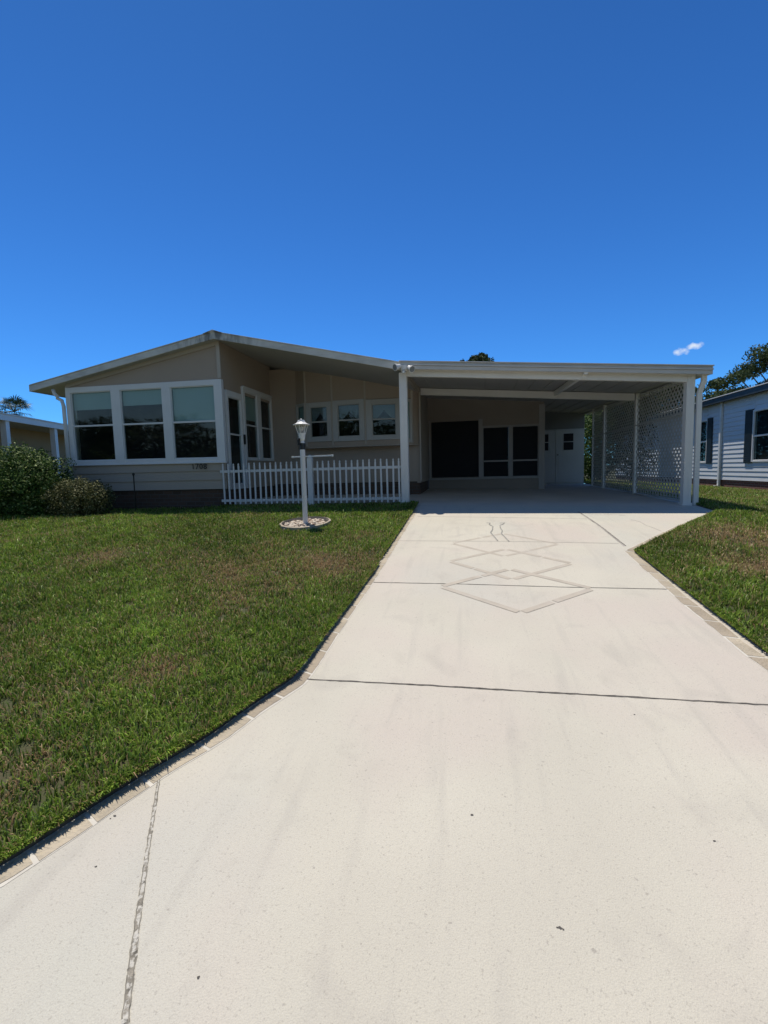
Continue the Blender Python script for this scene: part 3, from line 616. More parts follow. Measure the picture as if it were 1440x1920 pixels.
# other walls
b = MB(); b.prism([(8.3, .3), (16, .3), (16, rz(FX0, 0)+.002), (8.3, rz(FX0, 0)+.002)], FX0, FX0+.08, 'x'); b.build('left_wall', BEIGE, house)
zs = rz(HX+.05, 0)+.004
b = MB()   # porch side wall with door and window openings
DY = (8.30, 8.95); WY = (9.03, 10.44)
b.box(HX-.08, HX, 8.3, 10.45, 2.26, zs); b.box(HX-.08, HX, 9.0, 10.45, .3, .9); b.box(HX-.08, HX, 8.95, 9.0, .3, 2.26); b.box(HX-.08, HX, 10.40, 10.45, .9, 2.26)
b.build('porch_side_wall', BEIGE2, house)
b = MB(); b.box(HX, -1.076, 10.4, 10.45, .33, 1.2); b.box(HX, -4.0, 10.4, 10.45, 1.2, rz(-4.0, 0)+.06)
b.build('porch_back_wall', BEIGE2, house)
b = MB(); b.box(HX-3.4, -1.1, 10.9, 16, .3, .35); b.box(FX0+.1, -1.1, 15.95, 16.05, -.3, 2.6); b.box(FX0+.1, HX-.1, 8.33, 10.9, .3, .35); b.box(FX0+.09,HX-.09,8.34,9.7,2.42,2.45); b.box(FX0+.085,FX0+.1,8.34,9.7,.35,2.42); b.box(HX-.12,HX-.1,9.75,12.4,.3,2.6); b.box(HX,-1.16,11.2,11.25,.3,2.6); b.box(HX-.1,-1.16,10.5,11.2,1.0,1.05); b.box(-3.70,-1.30,10.27,11.2,2.21,2.25); b.box(-1.2,-1.16,10.46,11.2,.3,2.4); b.box(HX-.02,-4.02,10.5,10.52,1.05,2.6); b.build('dark_shell', DARK, house)  # near-black shell added so the rooms behind the glass stay dark
b = MB(); b.box(FX0+.1, HX-.1, 9.2, 9.25, .35, 2.42); b.build('dim_room_wall', mat('dim_room_wall', (.10, .065, .055), .8, .5, 1.6, col2=(.012, .012, .016)), house)  # room gloom painted into the mottled brown and near-black colour
# door and windows on porch side
d_ = window(house, HX, 8.37, 8.88, .40, 2.13, (.07, .07, .1, .12), 1.40, None, axis=1); d_.name = 'storm_door'
b = MB(); b.box(HX+.03, HX+.07, 8.905, 8.935, 1.22, 1.42); b.build('handle', BLACK, d_)
b = MB(); b.box(HX+.0, HX+.045, 8.955, 8.995, .3, 2.42); b.box(HX, HX+.045, 8.995, 10.5, 2.40, 2.44); b.build('corner_trim', WHITE, house, bev=.003)
window(house, HX, 9.07, 9.63, .94, 2.33, (.05, .09, .05, .07), 1.645, 1.76, axis=1)
window(house, HX, 9.81, 10.36, .94, 2.33, (.09, .05, .05, .07), 1.645, None, axis=1)
# bow window
bay = MB(); pts = [(-4.0, 10.4), (-3.70, 10.2), (-3.03, 10.10), (-2.25, 10.06), (-1.42, 10.12), (-1.22, 10.22), (-1.10, 10.4)]
def facet(mb_, p, q, z0, z1, th=.04):
    mb_.hexa([(p[0], p[1], z0), (q[0], q[1], z0), (q[0], q[1]+th, z0), (p[0], p[1]+th, z0), (p[0], p[1], z1(p[0])), (q[0], q[1], z1(q[0])), (q[0], q[1]+th, z1(q[0])), (p[0], p[1]+th, z1(p[0]))])
for p, q in zip(pts[:-1], pts[1:]):
    facet(bay, p, q, 2.19, lambda x: rz(x, 0)+.004); facet(bay, p, q, 1.20, lambda x: 1.30 if q is not pts[-1] else 2.19)
bay.prism(pts, 1.17, 1.20, 'z')
bayo = bay.build('bow_wall', BEIGE2, house)
b = MB()
for p in pts[1:-1]: b.box(p[0]-.02, p[0]+.02, p[1]-.012, p[1]+.02, 1.2, rz(p[0], 0)-.0)
b.prism([(x, y-.02) for x, y in pts], 1.155, 1.17, 'z'); b.build('bow_trim', TRIM, house)
def fwindow(p, q, pad, z0, z1, mid_, fr, **k):
    """a window in the slanted facet p-q"""
    L = math.dist(p, q); before = set(bpy.data.objects)
    o = window(house, 0, pad, L-pad, z0, z1, fr, mid_, axis='y', fm=TRIM2, **k)
    ang = math.atan2(q[1]-p[1], q[0]-p[0]); off = house.location
    M_ = Matrix.Translation((-off.x, -off.y, -off.z)) @ Matrix.Translation((p[0], p[1], 0)) @ Matrix.Rotation(ang, 4, 'Z') @ Matrix.Translation(off)
    for w_ in set(bpy.data.objects)-before: w_.data.transform(M_)
TRIM2 = mat('cream_frame', (.44, .43, .40), .5, .04, 2)
fwindow(pts[0], pts[1], .05, 1.30, 2.15, None, (.04, .04, .05, .05), blind=1.31, bl_m=BLIND)
fwindow(pts[1], pts[2], .125, 1.40, 2.09, 1.75, (.105, .105, .10, .10), curtain=True)
fwindow(pts[2], pts[3], .135, 1.385, 2.10, 1.755, (.115, .115, .10, .10), curtain=True)
fwindow(pts[3], pts[4], .15, 1.375, 2.07, 1.74, (.13, .13, .09, .11), curtain=True)
fwindow(pts[4], pts[5], .05, 1.26, 2.12, None, (.035, .035, .05, .05), blind=1.27, bl_m=BLIND)
# right wall of the house towards the carport
b = MB(); CT = lambda y: 2.47-.081*(-1.1+.96)+.03*(y-8)
b.hexa([(-1.15,10.411,.3),(-1.07,10.411,.3),(-1.07,15.9,.3),(-1.15,15.9,.3),(-1.15,10.411,CT(10.4)-.02),(-1.07,10.411,CT(10.4)-.02),(-1.07,15.9,CT(15.9)-.02),(-1.15,15.9,CT(15.9)-.02)])
b.hexa([(-1.14,8.26,2.32),(-1.09,8.26,2.32),(-1.09,10.41,2.32),(-1.14,10.41,2.32),(-1.14,8.26,CT(8.3)-.02),(-1.09,8.26,CT(8.3)-.02),(-1.09,10.41,CT(10.4)-.02),(-1.14,10.41,CT(10.4)-.02)])
b.build('right_wall', BEIGE, house)
b = MB(); b.box(-1.075, -1.045, 10.36, 10.46, .34, 2.33); b.build('corner_board', TRIM, house, bev=.003)
b = MB(); b.box(-1.13, -1.09, 10.5, 15.9, -.1, .3); b.build('side_skirt', BRICK, house)
# porch slab and number, downspout, stake
b = MB(); b.box(HX+.05, -1.32, 8.36, 10.38, -.2, .055); b.build('porch_slab', GRAY, house)
def text_mesh(txt, size, ext=.004):
    cu = bpy.data.curves.new('txt', 'FONT'); cu.body = txt; cu.size = size; cu.extrude = ext; cu.space_character = 1.12; cu.offset = .0
    to = bpy.data.objects.new('txt', cu); COL.objects.link(to); dg = bpy.context.evaluated_depsgraph_get(); dg.update()
    me = bpy.data.meshes.new_from_object(to.evaluated_get(dg)); bpy.data.objects.remove(to); return me
me = text_mesh('1708', .155); me.transform(Matrix.Rotation(R(90), 4, 'X')); me.materials.append(BLACK) if not me.materials else me.materials.__setitem__(0, BLACK)
p = at(360, 880, Y=8.17); no = bpy.data.objects.new('house_number', me); COL.objects.link(no); no.parent = house; no.location = Vector((p.x, 8.152, p.z))-house.location
b = MB()  # S-bend downspout on the left corner
q = at(103, 742, Y=8.12); b.tube([(RL+.42, 8.1, 2.42), (RL+.45, 8.1, 2.33), (RL+.52, 8.1, 2.27), (FX0-.16, 8.12, 2.25), (FX0-.075, 8.14, 2.20), (FX0-.05, 8.15, 2.08), (FX0-.05, 8.15, .1)], .036, 10); b.build('downspout', WHITE, house, smooth=True)
# garden stake in front of the brick
p = at(254, 946, Y=8.02); p.z = float(lawn(p.x, 8.02)); q0 = at(253, 890, Y=p.y); b = MB(); b.tube([(p.x, p.y, p.z-.05), (p.x+.005, p.y, q0.z-.02)], [.012, .012], 6); b.lathe((p.x+.005, p.y, q0.z-.02), [(.012, 0), (.024, .012), (.024, .04), (.01, .055)], 8)
tag(b.build('garden_stake', BLACK), 'thin black stake standing in the bed under the front windows', 'stake')
# ------------------------------------------------------------------ carport
cp = thing('carport', (1.2, 8.2, 0), 'white flat roofed carport with posts and lattice side over the driveway', 'carport')
CX0, CX1 = -1.145, 3.74; CY0, CY1 = 8.0, 15.4
def ct(x, y): return 2.470-.081*(x+.96)+.030*(y-8)
def slab(mb_, x0, x1, y0, y1, a, c_, mi=0):   # a,c_: offsets under ct
    mb_.hexa([(x0,y0,ct(x0,y0)+a),(x1,y0,ct(x1,y0)+a),(x1,y1,ct(x1,y1)+a),(x0,y1,ct(x0,y1)+a),(x0,y0,ct(x0,y0)+c_),(x1,y0,ct(x1,y0)+c_),(x1,y1,ct(x1,y1)+c_),(x0,y1,ct(x0,y1)+c_)], mi)
b = MB(); slab(b, CX0, CX1-.03, CY0+.03, CY1, -.09, -.01)
x = CX0+.3
while x < CX1-.1: slab(b, x-.012, x+.012, CY0+.04, CY1, -.105, -.09); x += .305
b.build('carport_roof', SOFFIT, cp)
b = MB(); slab(b, CX0, CX1, CY0, CY0+.03, -.135, -.075); slab(b, CX0, CX1, CY0-.02, CY0+.03, -.072, -.045); slab(b, CX0, CX1, CY0-.0, CY0+.03, -.045, -.012); slab(b, CX0-.02, CX1+.005, CY0-.03, CY0+.08, -.012, .004)
slab(b, CX1-.03, CX1, CY0+.03, CY1, -.13, -.012); slab(b, CX1-.16, CX1-.03, CY0+.03, CY1, -.13, -.105)
b.build('carport_fascia', mat('carport_fascia_paint', (.55, .54, .52), .45, .06, 3, .08, 25, fn=lambda t, nn, c, o, bb: mixc(t, nn, mm(t, nn, nramp(t, nn, c, 3, .5, .8, vec=(.6, 1, 9)), .35), o, (.36, .38, .42))), cp, bev=.003)
b = MB(); slab(b, -1.055, 3.45, 8.14, 8.24, -.235, -.106); b.build('front_beam', WHITE2, cp, bev=.004)
b = MB(); slab(b, -1.055, 3.47, 10.55, 10.65, -.255, -.106); b.build('middle_beam', WHITE2, cp, bev=.004)
b = MB(); slab(b, 1.84, 1.90, 8.24, 10.55, -.20, -.106); b.build('cross_brace', WHITE2, cp, bev=.003)
b = MB(); slab(b, 1.865, 1.93, 8.02, 8.14, -.165, -.12); slab(b, 1.865, 1.93, 8.115, 8.139, -.22, -.165); b.build('brace_bracket', WHITE2, cp, bev=.003)
def post(x, y, w, top, base_, name='post'):
    b = MB(); z0 = float(surf(x, y)); 
    b.box(x-w/2, x+w/2, y-w/2, y+w/2, z0-.02, top)
    for s_ in (-1, 1):
        b.box(x-w*.12+s_*w*.26, x+w*.12+s_*w*.26, y-w/2-.004, y-w/2, z0+.02, top-.02)
    if base_: b.box(x-w/2-.015, x+w/2+.015, y-w/2-.015, y+w/2+.015, z0-.02, z0+.03)
    return b.build(name, WHITE2, cp, bev=.006)
post(-1.125, 8.2, .135, 2.315, True); post(3.50, 8.2, .12, ct(3.5, 8.2)-.106, True)
post(3.53, 10.6, .075, ct(3.5, 10.6)-.106, False); post(3.53, 12.90, .085, ct(3.5, 12.9)-.106, False); YE = at(1111, 880, X=3.53).y; post(3.53, YE, .05, ct(3.5, YE)-.106, False)
b = MB(); b.box(3.60, 3.67, 8.14, 8.20, -.12, 1.70); b.hexa([(3.60,8.14,1.70),(3.67,8.14,1.70),(3.67,8.20,1.70),(3.60,8.20,1.70),(3.64,8.10,1.88),(3.71,8.10,1.88),(3.71,8.16,1.88),(3.64,8.16,1.88)]); b.box(3.64, 3.71, 8.10, 8.16, 1.88, 1.97); b.build('downspout', WHITE2, cp, bev=.004)
# lattice
def lattice(y0, y1, X, z0, zt, tag_):
    b = MB(); pw, lw, th = .088, .036, .003
    L, H0 = y1-y0, z0
    def top(y): return zt(y)
    for sgn, xo in ((1, 0), (-1, .0035)):
        k = -60
        step = pw*math.sqrt(2)
        c_ = -4.0
        while c_ < 8:
            # line z = z0 + sgn*(y-y0) + c_
            ys_ = np.linspace(y0, y1, 2); a_, e_ = None, None
            # intersect with rectangle
            lo_, hi_ = y0, y1; zt_ = min(top(y0), top(y1))
            if sgn > 0: lo_ = max(lo_, y0-c_); hi_ = min(hi_, zt_-z0-c_+y0)
            else: lo_ = max(lo_, y0+c_-(zt_-z0)); hi_ = min(hi_, y0+c_)
            if hi_-lo_ > .03:
                za, zb = z0+sgn*(lo_-y0)+c_, z0+sgn*(hi_-y0)+c_
                b.bar((X+xo, lo_, za), (X+xo, hi_, zb), th, lw, upv=(1, 0, 0)) if False else b.add(*lath(X+xo, lo_, za, hi_, zb, lw, th))
            c_ += step
    return b.build('lattice_panel', LATT, cp)
def lath(X, ya, za, yb, zb, w, th):
    dy, dz = yb-ya, zb-za; L = math.hypot(dy, dz); ny, nz_ = -dz/L*w/2, dy/L*w/2
    vs = [(X+s_*th/2, y+ny*t_, z+nz_*t_) for s_ in (-1, 1) for (y, z, t_) in ((ya, za, 1), (ya, za, -1), (yb, zb, -1), (yb, zb, 1))]
    return vs, [(0,1,2,3),(7,6,5,4),(0,4,5,1),(1,5,6,2),(2,6,7,3),(3,7,4,0)]
for y0, y1 in ((8.27, 10.56), (10.64, 12.85), (12.95, YE-.03)):
    zt = lambda y: ct(3.5, y)-.11
    lattice(y0+.02, y1-.02, 3.52, .0, zt, '')
    b = MB(); b.box(3.50, 3.54, y0, y1, -.045, -.015); b.build('lattice_rail', LATT, cp); b = MB(); b.box(3.495, 3.512, y0, y1, 1.40, 1.425); b.build('lattice_rail', LATT, cp)
# floodlight
fp = at(757, 690, Y=7.95); fl = thing('flood_light', fp, 'twin head white flood light mounted where house and carport roofs meet', 'flood light')
b = MB(); b.lathe((fp.x, 8.0-.035, fp.z), [(.001, -.04), (.055, -.035), (.055, .035), (.001, .04)], 14); b.box(fp.x-.05, fp.x+.05, 7.96, 8.0, fp.z-.05, fp.z+.05); b.build('mount', WHITE2, fl, bev=.004)
def head(dx, dz, dirv, elbow):
    d = Vector(dirv).normalized(); o_ = Vector((fp.x+dx, 7.93, fp.z+dz)); b = MB(); c0 = Vector((fp.x, 7.95, fp.z))
    b.tube([c0, o_-d*.05+Vector((0, 0, .0)), o_-d*.03], [.016, .016, .016], 8)
    b.tube([o_-d*.04, o_-d*.02, o_+d*.02, o_+d*.08, o_+d*.085], [.022, .036, .04, .062, .062], 16)
    h_ = b.build('lamp_head', WHITE2, fl, smooth=False); b = MB(); b.tube([o_+d*.0855, o_+d*.09], [.052, .05], 14); b.build('bulb', mat('bulb_face', (.25, .25, .24), .2, .1, 5), h_)
head(-.085, .03, (-.55, -.55, -.25), 0); head(.10, -.005, (.6, -.6, -.45), 0)
b = MB(); b.lathe((fp.x+.0, 7.92, fp.z-.085), [(.006, -.02), (.03, -.01), (.032, .02), (.012, .04)], 10); b.build('motion_sensor', WHITE2, fl)
# ------------------------------------------------------------------ screen room at the back of the carport
sr = thing('screen_room', (.4, 12.5, 0), 'beige walled room with dark screened openings under the carport', 'screened room')
def cl(x, y): return ct(x, y)-.106
GW = mat('screen_room_wall', (.32, .27, .225), .75, .05, 1.5)
GW2 = mat('screen_frame', (.40, .38, .36), .6, .05, 2)
Y0 = 12.5
def wq(b, x0, x1, z0, z1, y0=Y0, y1=Y0+.08):
    zz = (lambda x: z1) if not callable(z1) else z1
    b.hexa([(x0,y0,z0),(x1,y0,z0),(x1,y1,z0),(x0,y1,z0),(x0,y0,zz(x0)),(x1,y0,zz(x1)),(x1,y1,zz(x1)),(x0,y1,zz(x0))])
b = MB(); wq(b, -1.065, -1.0, -.03, lambda x: cl(x, Y0)); wq(b, -1.0, .30, 1.885, lambda x: cl(x, Y0)); wq(b, .30, .375, .345, lambda x: cl(x, Y0)); wq(b, .375, 1.82, 1.675, lambda x: cl(x, Y0))
wq(b, -1.0, 1.82, -.03, .345); wq(b, 1.82, 1.95, -.03, lambda x: cl(x, Y0)); b.box(1.87, 1.95, Y0+.08, 15.3, -.03, 2.3); b.build('wall', GW, sr)
b = MB(); b.box(-1.07, 1.97, Y0-.02, Y0-.001, .30, .345); b.box(.285, .39, Y0-.02, Y0-.001, .345, 1.90); b.box(1.07, 1.15, Y0-.02, Y0+.05, .345, 1.675); b.box(1.82, 1.97, Y0-.022, Y0-.001, -.02, 2.2); b.box(.39, 1.82, Y0-.02, Y0-.001, 1.675, 1.71); b.box(-1.04, -1.0, Y0-.02, Y0-.001, .345, 1.9)
b.build('trim', GW2, sr, bev=.003)
for (a, c_, z1, mid_) in ((-1.0, .30, 1.885, None), (.39, 1.07, 1.675, .775), (1.15, 1.82, 1.675, .775)):
    f = MB(); q = .02
    f.box(a, a+q, Y0+.01, Y0+.04, .345, z1); f.box(c_-q, c_, Y0+.01, Y0+.04, .345, z1); f.box(a+q, c_-q, Y0+.012, Y0+.04, .345, .365); f.box(a+q, c_-q, Y0+.012, Y0+.04, z1-q, z1)
    if mid_: f.box(a+q, c_-q, Y0-.01, Y0+.04, mid_-.02, mid_+.02)
    fo = f.build('screen_frame', GW2 if mid_ else GW, sr); s_ = MB(); s_.box(a+q, c_-q, Y0+.045, Y0+.05, .35, z1-.005); s_.build('screen', SCREEN, fo)
# ------------------------------------------------------------------ storage shed
sh_ = thing('storage_shed', (2.9, 15.3, 0), 'pale storage room with white windowed doors at the back of the carport', 'shed')
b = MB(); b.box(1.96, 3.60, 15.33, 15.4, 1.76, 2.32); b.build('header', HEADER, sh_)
b = MB(); b.box(1.96, 3.60, 15.34, 15.4, .0, 1.76); b.box(3.56, 3.62, 15.4, 18, 0, 2.2); b.box(1.96, 2.02, 15.4, 18, 0, 2.2); b.box(1.9, 3.66, 15.34, 18.1, 2.321, 2.36); b.build('wall', DOORW, sh_)
for (a, c_, w0, w1) in ((2.745, 3.53, 2.985, 3.27), (2.02, 2.735, 2.33, 2.52)):
    f = MB(); f.box(a, c_, 15.30, 15.335, .08, 1.72); f.box(a+.08, c_-.08, 15.293, 15.30, .2, .9)
    do = f.build('door', DOORW, sh_, bev=.004); g = MB()
    for z0, z1 in ((1.10, 1.34), (1.37, 1.61)): g.box(w0, w1, 15.288, 15.299, z0, z1)
    g.build('door_window', SCREEN, do)
b = MB(); b.lathe((2.80, 15.27, .95), [(.01, -.02), (.025, -.01), (.025, .01), (.01, .02)], 8); b.build('door_knob', BLACK, sh_)
# ------------------------------------------------------------------ picket fence
FY = 8.17; fx0, fx1 = -4.72, -1.20
fe = thing('picket_fence', (-2.95, FY, .0), 'low white picket fence between the front room and the carport post', 'fence')
b = MB(); b.box(-2.965, -2.87, FY-.045, FY+.045, -.05, .86); b.lathe((-2.917, FY, .86), [(.06, 0), (.06, .012), (.03, .022), (.022, .03), (.03, .045), (.022, .06), (.004, .066)], 14); b.build('post', WHITE, fe, bev=.003)
for z in (.655, .085):
    for a, c_ in ((-4.77, -2.965), (-2.87, -1.2)): b = MB(); b.box(a, c_, FY-.005, FY+.030, z-.025, z+.025); b.build('rail', WHITE, fe, bev=.004)
pk = MB(); w_ = .0155; pk.prism([(-w_, .02), (w_, .02), (w_, .755), (w_*.55, .77), (w_*.9, .785), (w_*.7, .80), (0, .812), (-w_*.7, .80), (-w_*.9, .785), (-w_*.55, .77), (-w_, .755)], FY-.022, FY-.0055)
first = pk.build('picket', WHITE, None); first.parent = fe; n_ = 0
xs_ = [-4.69+.1085*i for i in range(16)]+[-2.775+.1105*i for i in range(15)]
for i, x in enumerate(xs_):
    o = first if i == 0 else first.copy()
    if i: COL.objects.link(o); o.parent = fe
    o.location = (x+2.95, -FY, random.uniform(-.006, .006)); o.rotation_euler = (0, random.uniform(-.008, .008), 0)
# ------------------------------------------------------------------ lamp post and rock bed
lx, ly, lz = lampP; tp = at(566, 785, Y=ly).z; H = tp-lz
lp = thing('lamp_post', (lx, ly, lz), 'white lamp post with lantern top standing in the round rock bed', 'lamp post')
zc = at(566, 843, Y=ly).z; zc2 = at(566, 831, Y=ly).z; zlb = at(566, 813, Y=ly).z; zlt = at(566, 797, Y=ly).z
b = MB(); b.lathe((lx, ly, lz-.1), [(.036, 0), (.036, .1+zc-lz)], 20); b.build('pole', WHITE2, lp, smooth=False)
b = MB(); b.lathe((lx, ly, zc), [(.0375, 0), (.0375, zc2-zc)], 16); b.box(lx-.05, lx-.02, ly-.05, ly-.02, zc2-.03, zc2+.045); b.build('collar', BLACK, lp)
b = MB(); b.lathe((lx, ly, zc2), [(.036, 0), (.034, .01), (.030, .03), (.042, .06), (.05, zlb-zc2-.01), (.05, zlb-zc2)], 16); b.build('lantern_neck', WHITE2, lp)
b = MB(); b.tube([(lx-.027, ly-.036, zc2+.06), (lx-.027, ly-.048, zc2+.05)], [.012, .012], 10); b.build('photocell', BLACK, lp)
n6 = 6; rb, rt_ = .052, .088
b = MB()
for k in range(n6):
    a = 6.283*k/n6+.5; b.bar((lx+rb*math.cos(a), ly+rb*math.sin(a), zlb), (lx+rt_*math.cos(a), ly+rt_*math.sin(a), zlt), .009, .009)
b.lathe((lx, ly, zlb-.004), [(rb+.006, 0), (rb+.006, .01)], 6, rot=.5); b.build('lantern_cage', WHITE2, lp)
b = MB(); b.lathe((lx, ly, zlb+.006), [(rb-.005, 0), (rt_-.006, zlt-zlb-.008)], 6, rot=.5); b.build('lantern_glass', LGLASS, lp)
b = MB(); b.lathe((lx, ly, zlb+.01), [(.012, 0), (.012, .03), (.026, .05), (.02, .085), (.006, .095)], 12); b.build('bulb', mat('bulb_white', (.6, .6, .58), .3, .03, 3), lp, smooth=True)
hh = tp-zlt
b = MB(); b.lathe((lx, ly, zlt), [(.122, 0), (.122, hh*.08), (.085, hh*.22), (.056, hh*.48), (.052, hh*.62), (.046, hh*.78), (.012, hh*.82), (.01, hh*.88), (.014, hh*.93), (.004, hh)], 12, rot=.5); b.build('lantern_roof', WHITE2, lp)
zb = at(585, 855.5, Y=ly).z; yb_ = ly
a_ = at(548.5, 857, Y=ly+.12); e_ = at(623, 854, Y=ly-.22)
b = MB(); b.bar(a_, e_, .02, .02); 
for q in (a_, e_): b.lathe((q.x, q.y, q.z-.013), [(.016, 0), (.016, .026)], 10)
b.build('crossbar', WHITE2, lp, bev=.002)
bd = thing('rock_bed', (lx, ly, lz), 'round edged bed of pale tan rocks at the foot of the lamp post', 'garden bed')
b = MB(); RO_, RI_ = .365, .33; n_ = 48; vs = []
for k in range(n_):
    a = 6.283*k/n_; 
    j = random.uniform(-.008, .008)
    for r_, dz in ((RO_, -.05), (RO_+j, .055), (RI_+.01, .062), (RI_, .0)):
        x, y = lx+r_*math.cos(a), ly+r_*math.sin(a); vs.append((x, y, float(lawn(x, y))+dz))
b.add(vs, [(4*k+i, 4*((k+1) % n_)+i, 4*((k+1) % n_)+i+1, 4*k+i+1) for k in range(n_) for i in range(3)]); b.build('edging', EDGE, bd)
b = MB(); b.add([(lx+.32*math.cos(6.283*k/24), ly+.32*math.sin(6.283*k/24), float(lawn(lx, ly))+.012+.1*(.32*math.sin(6.283*k/24))) for k in range(24)], [tuple(range(24))]); b.build('bed_soil', SOIL, bd)
b = MB(); rr = random.Random(9)
ico_v = [Vector(v).normalized() for v in [(0,0,1),(.89,0,.45),(.28,.85,.45),(-.72,.53,.45),(-.72,-.53,.45),(.28,-.85,.45),(.72,.53,-.45),(-.28,.85,-.45),(-.89,0,-.45),(-.28,-.85,-.45),(.72,-.53,-.45),(0,0,-1)]]
ico_f = [(0,1,2),(0,2,3),(0,3,4),(0,4,5),(0,5,1),(1,6,2),(2,7,3),(3,8,4),(4,9,5),(5,10,1),(6,7,2),(7,8,3),(8,9,4),(9,10,5),(10,6,1),(11,7,6),(11,8,7),(11,9,8),(11,10,9),(11,6,10)]
for k in range(340):
    r_ = .30*math.sqrt(rr.random()); a = rr.uniform(0, 6.283); s_ = rr.uniform(.012, .028); x, y = lx+r_*math.cos(a), ly+r_*math.sin(a); z = float(lawn(x, y))+.02+s_*.4
    ax = [rr.uniform(.7, 1.5), rr.uniform(.7, 1.5), rr.uniform(.5, .9)]
    b.add([(x+v.x*s_*ax[0]*rr.uniform(.8, 1.15), y+v.y*s_*ax[1]*rr.uniform(.8, 1.15), z+v.z*s_*ax[2]) for v in ico_v], ico_f, rr.choice([0, 0, 0, 1, 1]))
go_ = b.build('rocks', [ROCK, mat('brown_rock', (.30, .22, .16), .9, .3, 8)], bd); go_['kind'] = 'stuff'
# ------------------------------------------------------------------ neighbours
nh = thing('neighbour_house', (8.9, 18, -.3), 'pale blue sided house with dark shutters and red brick base at the right', 'house')
NX = 8.9
pA = at(1309, 776, X=NX); pB = at(1327, 850, X=NX); pC = at(1338, 800, X=NX); qA = at(1414, 800, X=NX); qB = at(1400, 800, X=NX)
NW = [(qA.y-1.15, qA.y-.05), (pB.y+.05, pA.y-.05)]; WZ = (.62, 2.15)
b = MB(); ycur = 9
for (a, c_) in NW+[(30, 30)]:
    b.box(NX, NX+.1, ycur, a, -.03, 2.8); clap(b, ycur, a, NX, -.03, 2.72, .152, .02, axis='x')
    if a < 30:
        b.box(NX, NX+.1, a, c_, -.03, WZ[0]-.04); b.box(NX, NX+.1, a, c_, WZ[1]+.04, 2.8); clap(b, a, c_, NX, -.03, WZ[0]-.04, .152, .02, axis='x'); clap(b, a, c_, NX, WZ[1]+.04, 2.72, .152, .02, axis='x'); ycur = c_
b.box(NX, 18, 9, 9.1, -.03, 2.8); b.box(NX, 18, 29.9, 30, -.03, 2.8); b.build('wall', NSID, nh)
b = MB(); b.box(NX+.02, NX+.12, 9, 30, -.6, -.032); b.build('brick_skirt', RBRICK, nh)
NO = .30
b = MB(); b.prism([(NX-NO+.02, 2.80), (14, 4.1), (18.6, 2.8), (14, 4.25)], 8.7, 30.3); b.build('roof', SHING, nh)
b = MB(); b.box(NX-NO, NX-NO+.03, 8.7, 30.3, 2.66, 2.84); b.box(NX-NO+.03, NX, 8.7, 30.3, 2.70, 2.73); b.build('fascia', NFAS, nh)
b = MB(); b.box(NX-NO-.03, NX-NO+.05, 8.7, 30.3, 2.845, 2.87); b.build('drip_edge', WHITE2, nh)
def nwin(ya, yb, z0, z1, shs):
    w_ = window(nh, NX-.02, ya, yb, z0, z1, (.05, .05, .05, .05), (z0+z1)/2, None, axis=-1, rail=.05)
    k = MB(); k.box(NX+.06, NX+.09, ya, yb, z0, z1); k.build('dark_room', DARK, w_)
    for (a, c_) in shs: s_ = MB(); s_.box(NX-.055, NX-.02, a, c_, z0-.08, z1+.08); [s_.box(NX-.06, NX-.055, a+.04, c_-.04, z0-.04+.06*i, z0-.005+.06*i) for i in range(int((z1-z0+.1)/.06))]; s_.build('shutter', NSHUT, w_)
nwin(*NW[1], *WZ, ((pC.y, pB.y),))
nwin(*NW[0], *WZ, ((qA.y, qB.y), (qA.y-1.6, qA.y-1.2)))
p = at(1352, 800, X=NX-.05); b = MB(); b.box(NX-.09, NX-.02, p.y-.05, p.y+.05, -.25, 2.70); b.box(NX-.2, NX-.02, p.y-.05, p.y+.05, -.30, -.24); b.build('downspout', WHITE, nh, bev=.004)
# left neighbour
ln = thing('neighbour_house', (-17, 14, -.2), 'tan house with white edged flat carport roof behind the left shrub', 'house')
A0 = Vector((-15.0, 12.5, 0)); dr = Vector((-1.1, 3.44, 0)).normalized(); nr_ = Vector((-dr.y, dr.x, 0))   # nr_ points away (-X)
def Q(u_, v_, z): q = A0+dr*u_+nr_*v_; return (q.x, q.y, z)
def qbox(b, u0_, u1_, v0_, v1_, z0, z1): b.hexa([Q(u0_,v0_,z0),Q(u1_,v0_,z0),Q(u1_,v1_,z0),Q(u0_,v1_,z0),Q(u0_,v0_,z1),Q(u1_,v0_,z1),Q(u1_,v1_,z1),Q(u0_,v1_,z1)])
b = MB(); qbox(b, -5, 11, .0, 9, 2.6, 2.72); b.build('roof', SOFFIT, ln)
b = MB(); qbox(b, -5.05, 11.05, -.05, 0, 2.56, 2.76); b.build('fascia', WHITE, ln)
b = MB(); qbox(b, -5.05, 11.05, -.08, 9, 2.762, 2.80); b.build('roof_covering', mat('white_roof', (.7, .7, .68), .5, .1, 6), ln)
b = MB(); qbox(b, -5, 10.5, 1.5, 1.6, -.3, 2.6); b.build('wall', NWALL, ln)
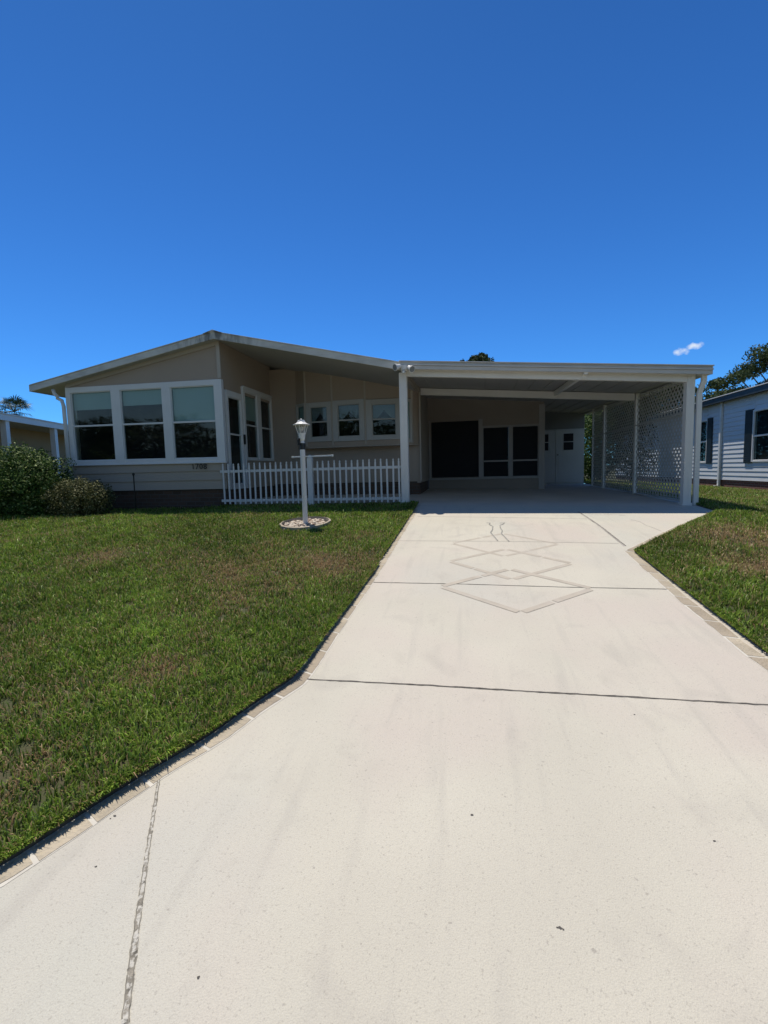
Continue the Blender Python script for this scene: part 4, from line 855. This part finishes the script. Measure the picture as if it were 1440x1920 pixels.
for u_ in (-3.2, .35, 3.1, 6.5):
    b = MB(); qbox(b, u_-.09, u_+.09, .02, .2, -.4, 2.6); b.build('post', WHITE, ln)
b = MB(); qbox(b, .9, 1.5, 1.46, 1.5, .4, 2.3); b.build('side_window', mat('grey_pane', (.08, .1, .12), .3, .2, 3), ln)
# planting beyond the carport
def hedge(x, y, blobs, label, n, cols=G1, size=.07):
    z0 = float(lawn(min(x, 8), 15)); t = thing('bush', (x, y, z0), label, 'bush')
    foliage('foliage', [(x+a, y+b_, z0+h, rx, ry, rz_, int(n*w_)) for a, b_, h, rx, ry, rz_, w_ in blobs], size, cols, t, zmin=z0)
    s_ = MB(); [s_.tube([(x, y, z0-.05), (x+.3*math.cos(k), y+.3*math.sin(k), z0+.8)], [.03, .012], 5) for k in range(5)]; s_.build('stems', BARK, t)
hedge(4.6, 18.2, [(0,0,1.2,.7,.7,1.2,.5),(.2,.3,2.1,.6,.6,.6,.3),(-.3,-.2,.5,.5,.5,.5,.2)], 'sunlit green bush beside the storage room behind the carport', 9000)
tree('bushy_tree', (5.7, 21.5, -.2), 1.6, [(0,0,1.5,1.1,.9,1.3,.3),(.6,.2,2.9,1.2,1.0,1.0,.3),(-.7,0,2.9,.9,.9,.9,.2),(0,.2,3.9,1.0,.9,.75,.2)], TG, .11, 'dark leafy tree seen through the middle of the lattice beyond the carport', 'tree', 15000)
tree('bushy_tree', (7.7, 23.5, -.3), 1.8, [(0,0,1.6,1.0,1.2,1.5,.3),(-.3,0,3.1,1.1,1.1,1.1,.35),(.4,.2,4.1,1.1,.9,.85,.35)], TG, .11, 'dark leafy tree seen through the lattice nearest the front carport post', 'tree', 13000)
# the trees on the far side of the street (seen only as reflections in the front windows)
rr = random.Random(5)
wo_ = foliage('far_wood', [(x_+rr.uniform(-1, 1), -26+rr.uniform(-2, 2), h_, 3.2, 2.4, 2.6, 1500) for x_ in range(-44, 30, 4) for h_ in (.8, rr.uniform(2.6, 4.5))], .5, TG, None)
tag(wo_, 'dark line of trees across the street behind the photographer', 'trees', 'stuff')
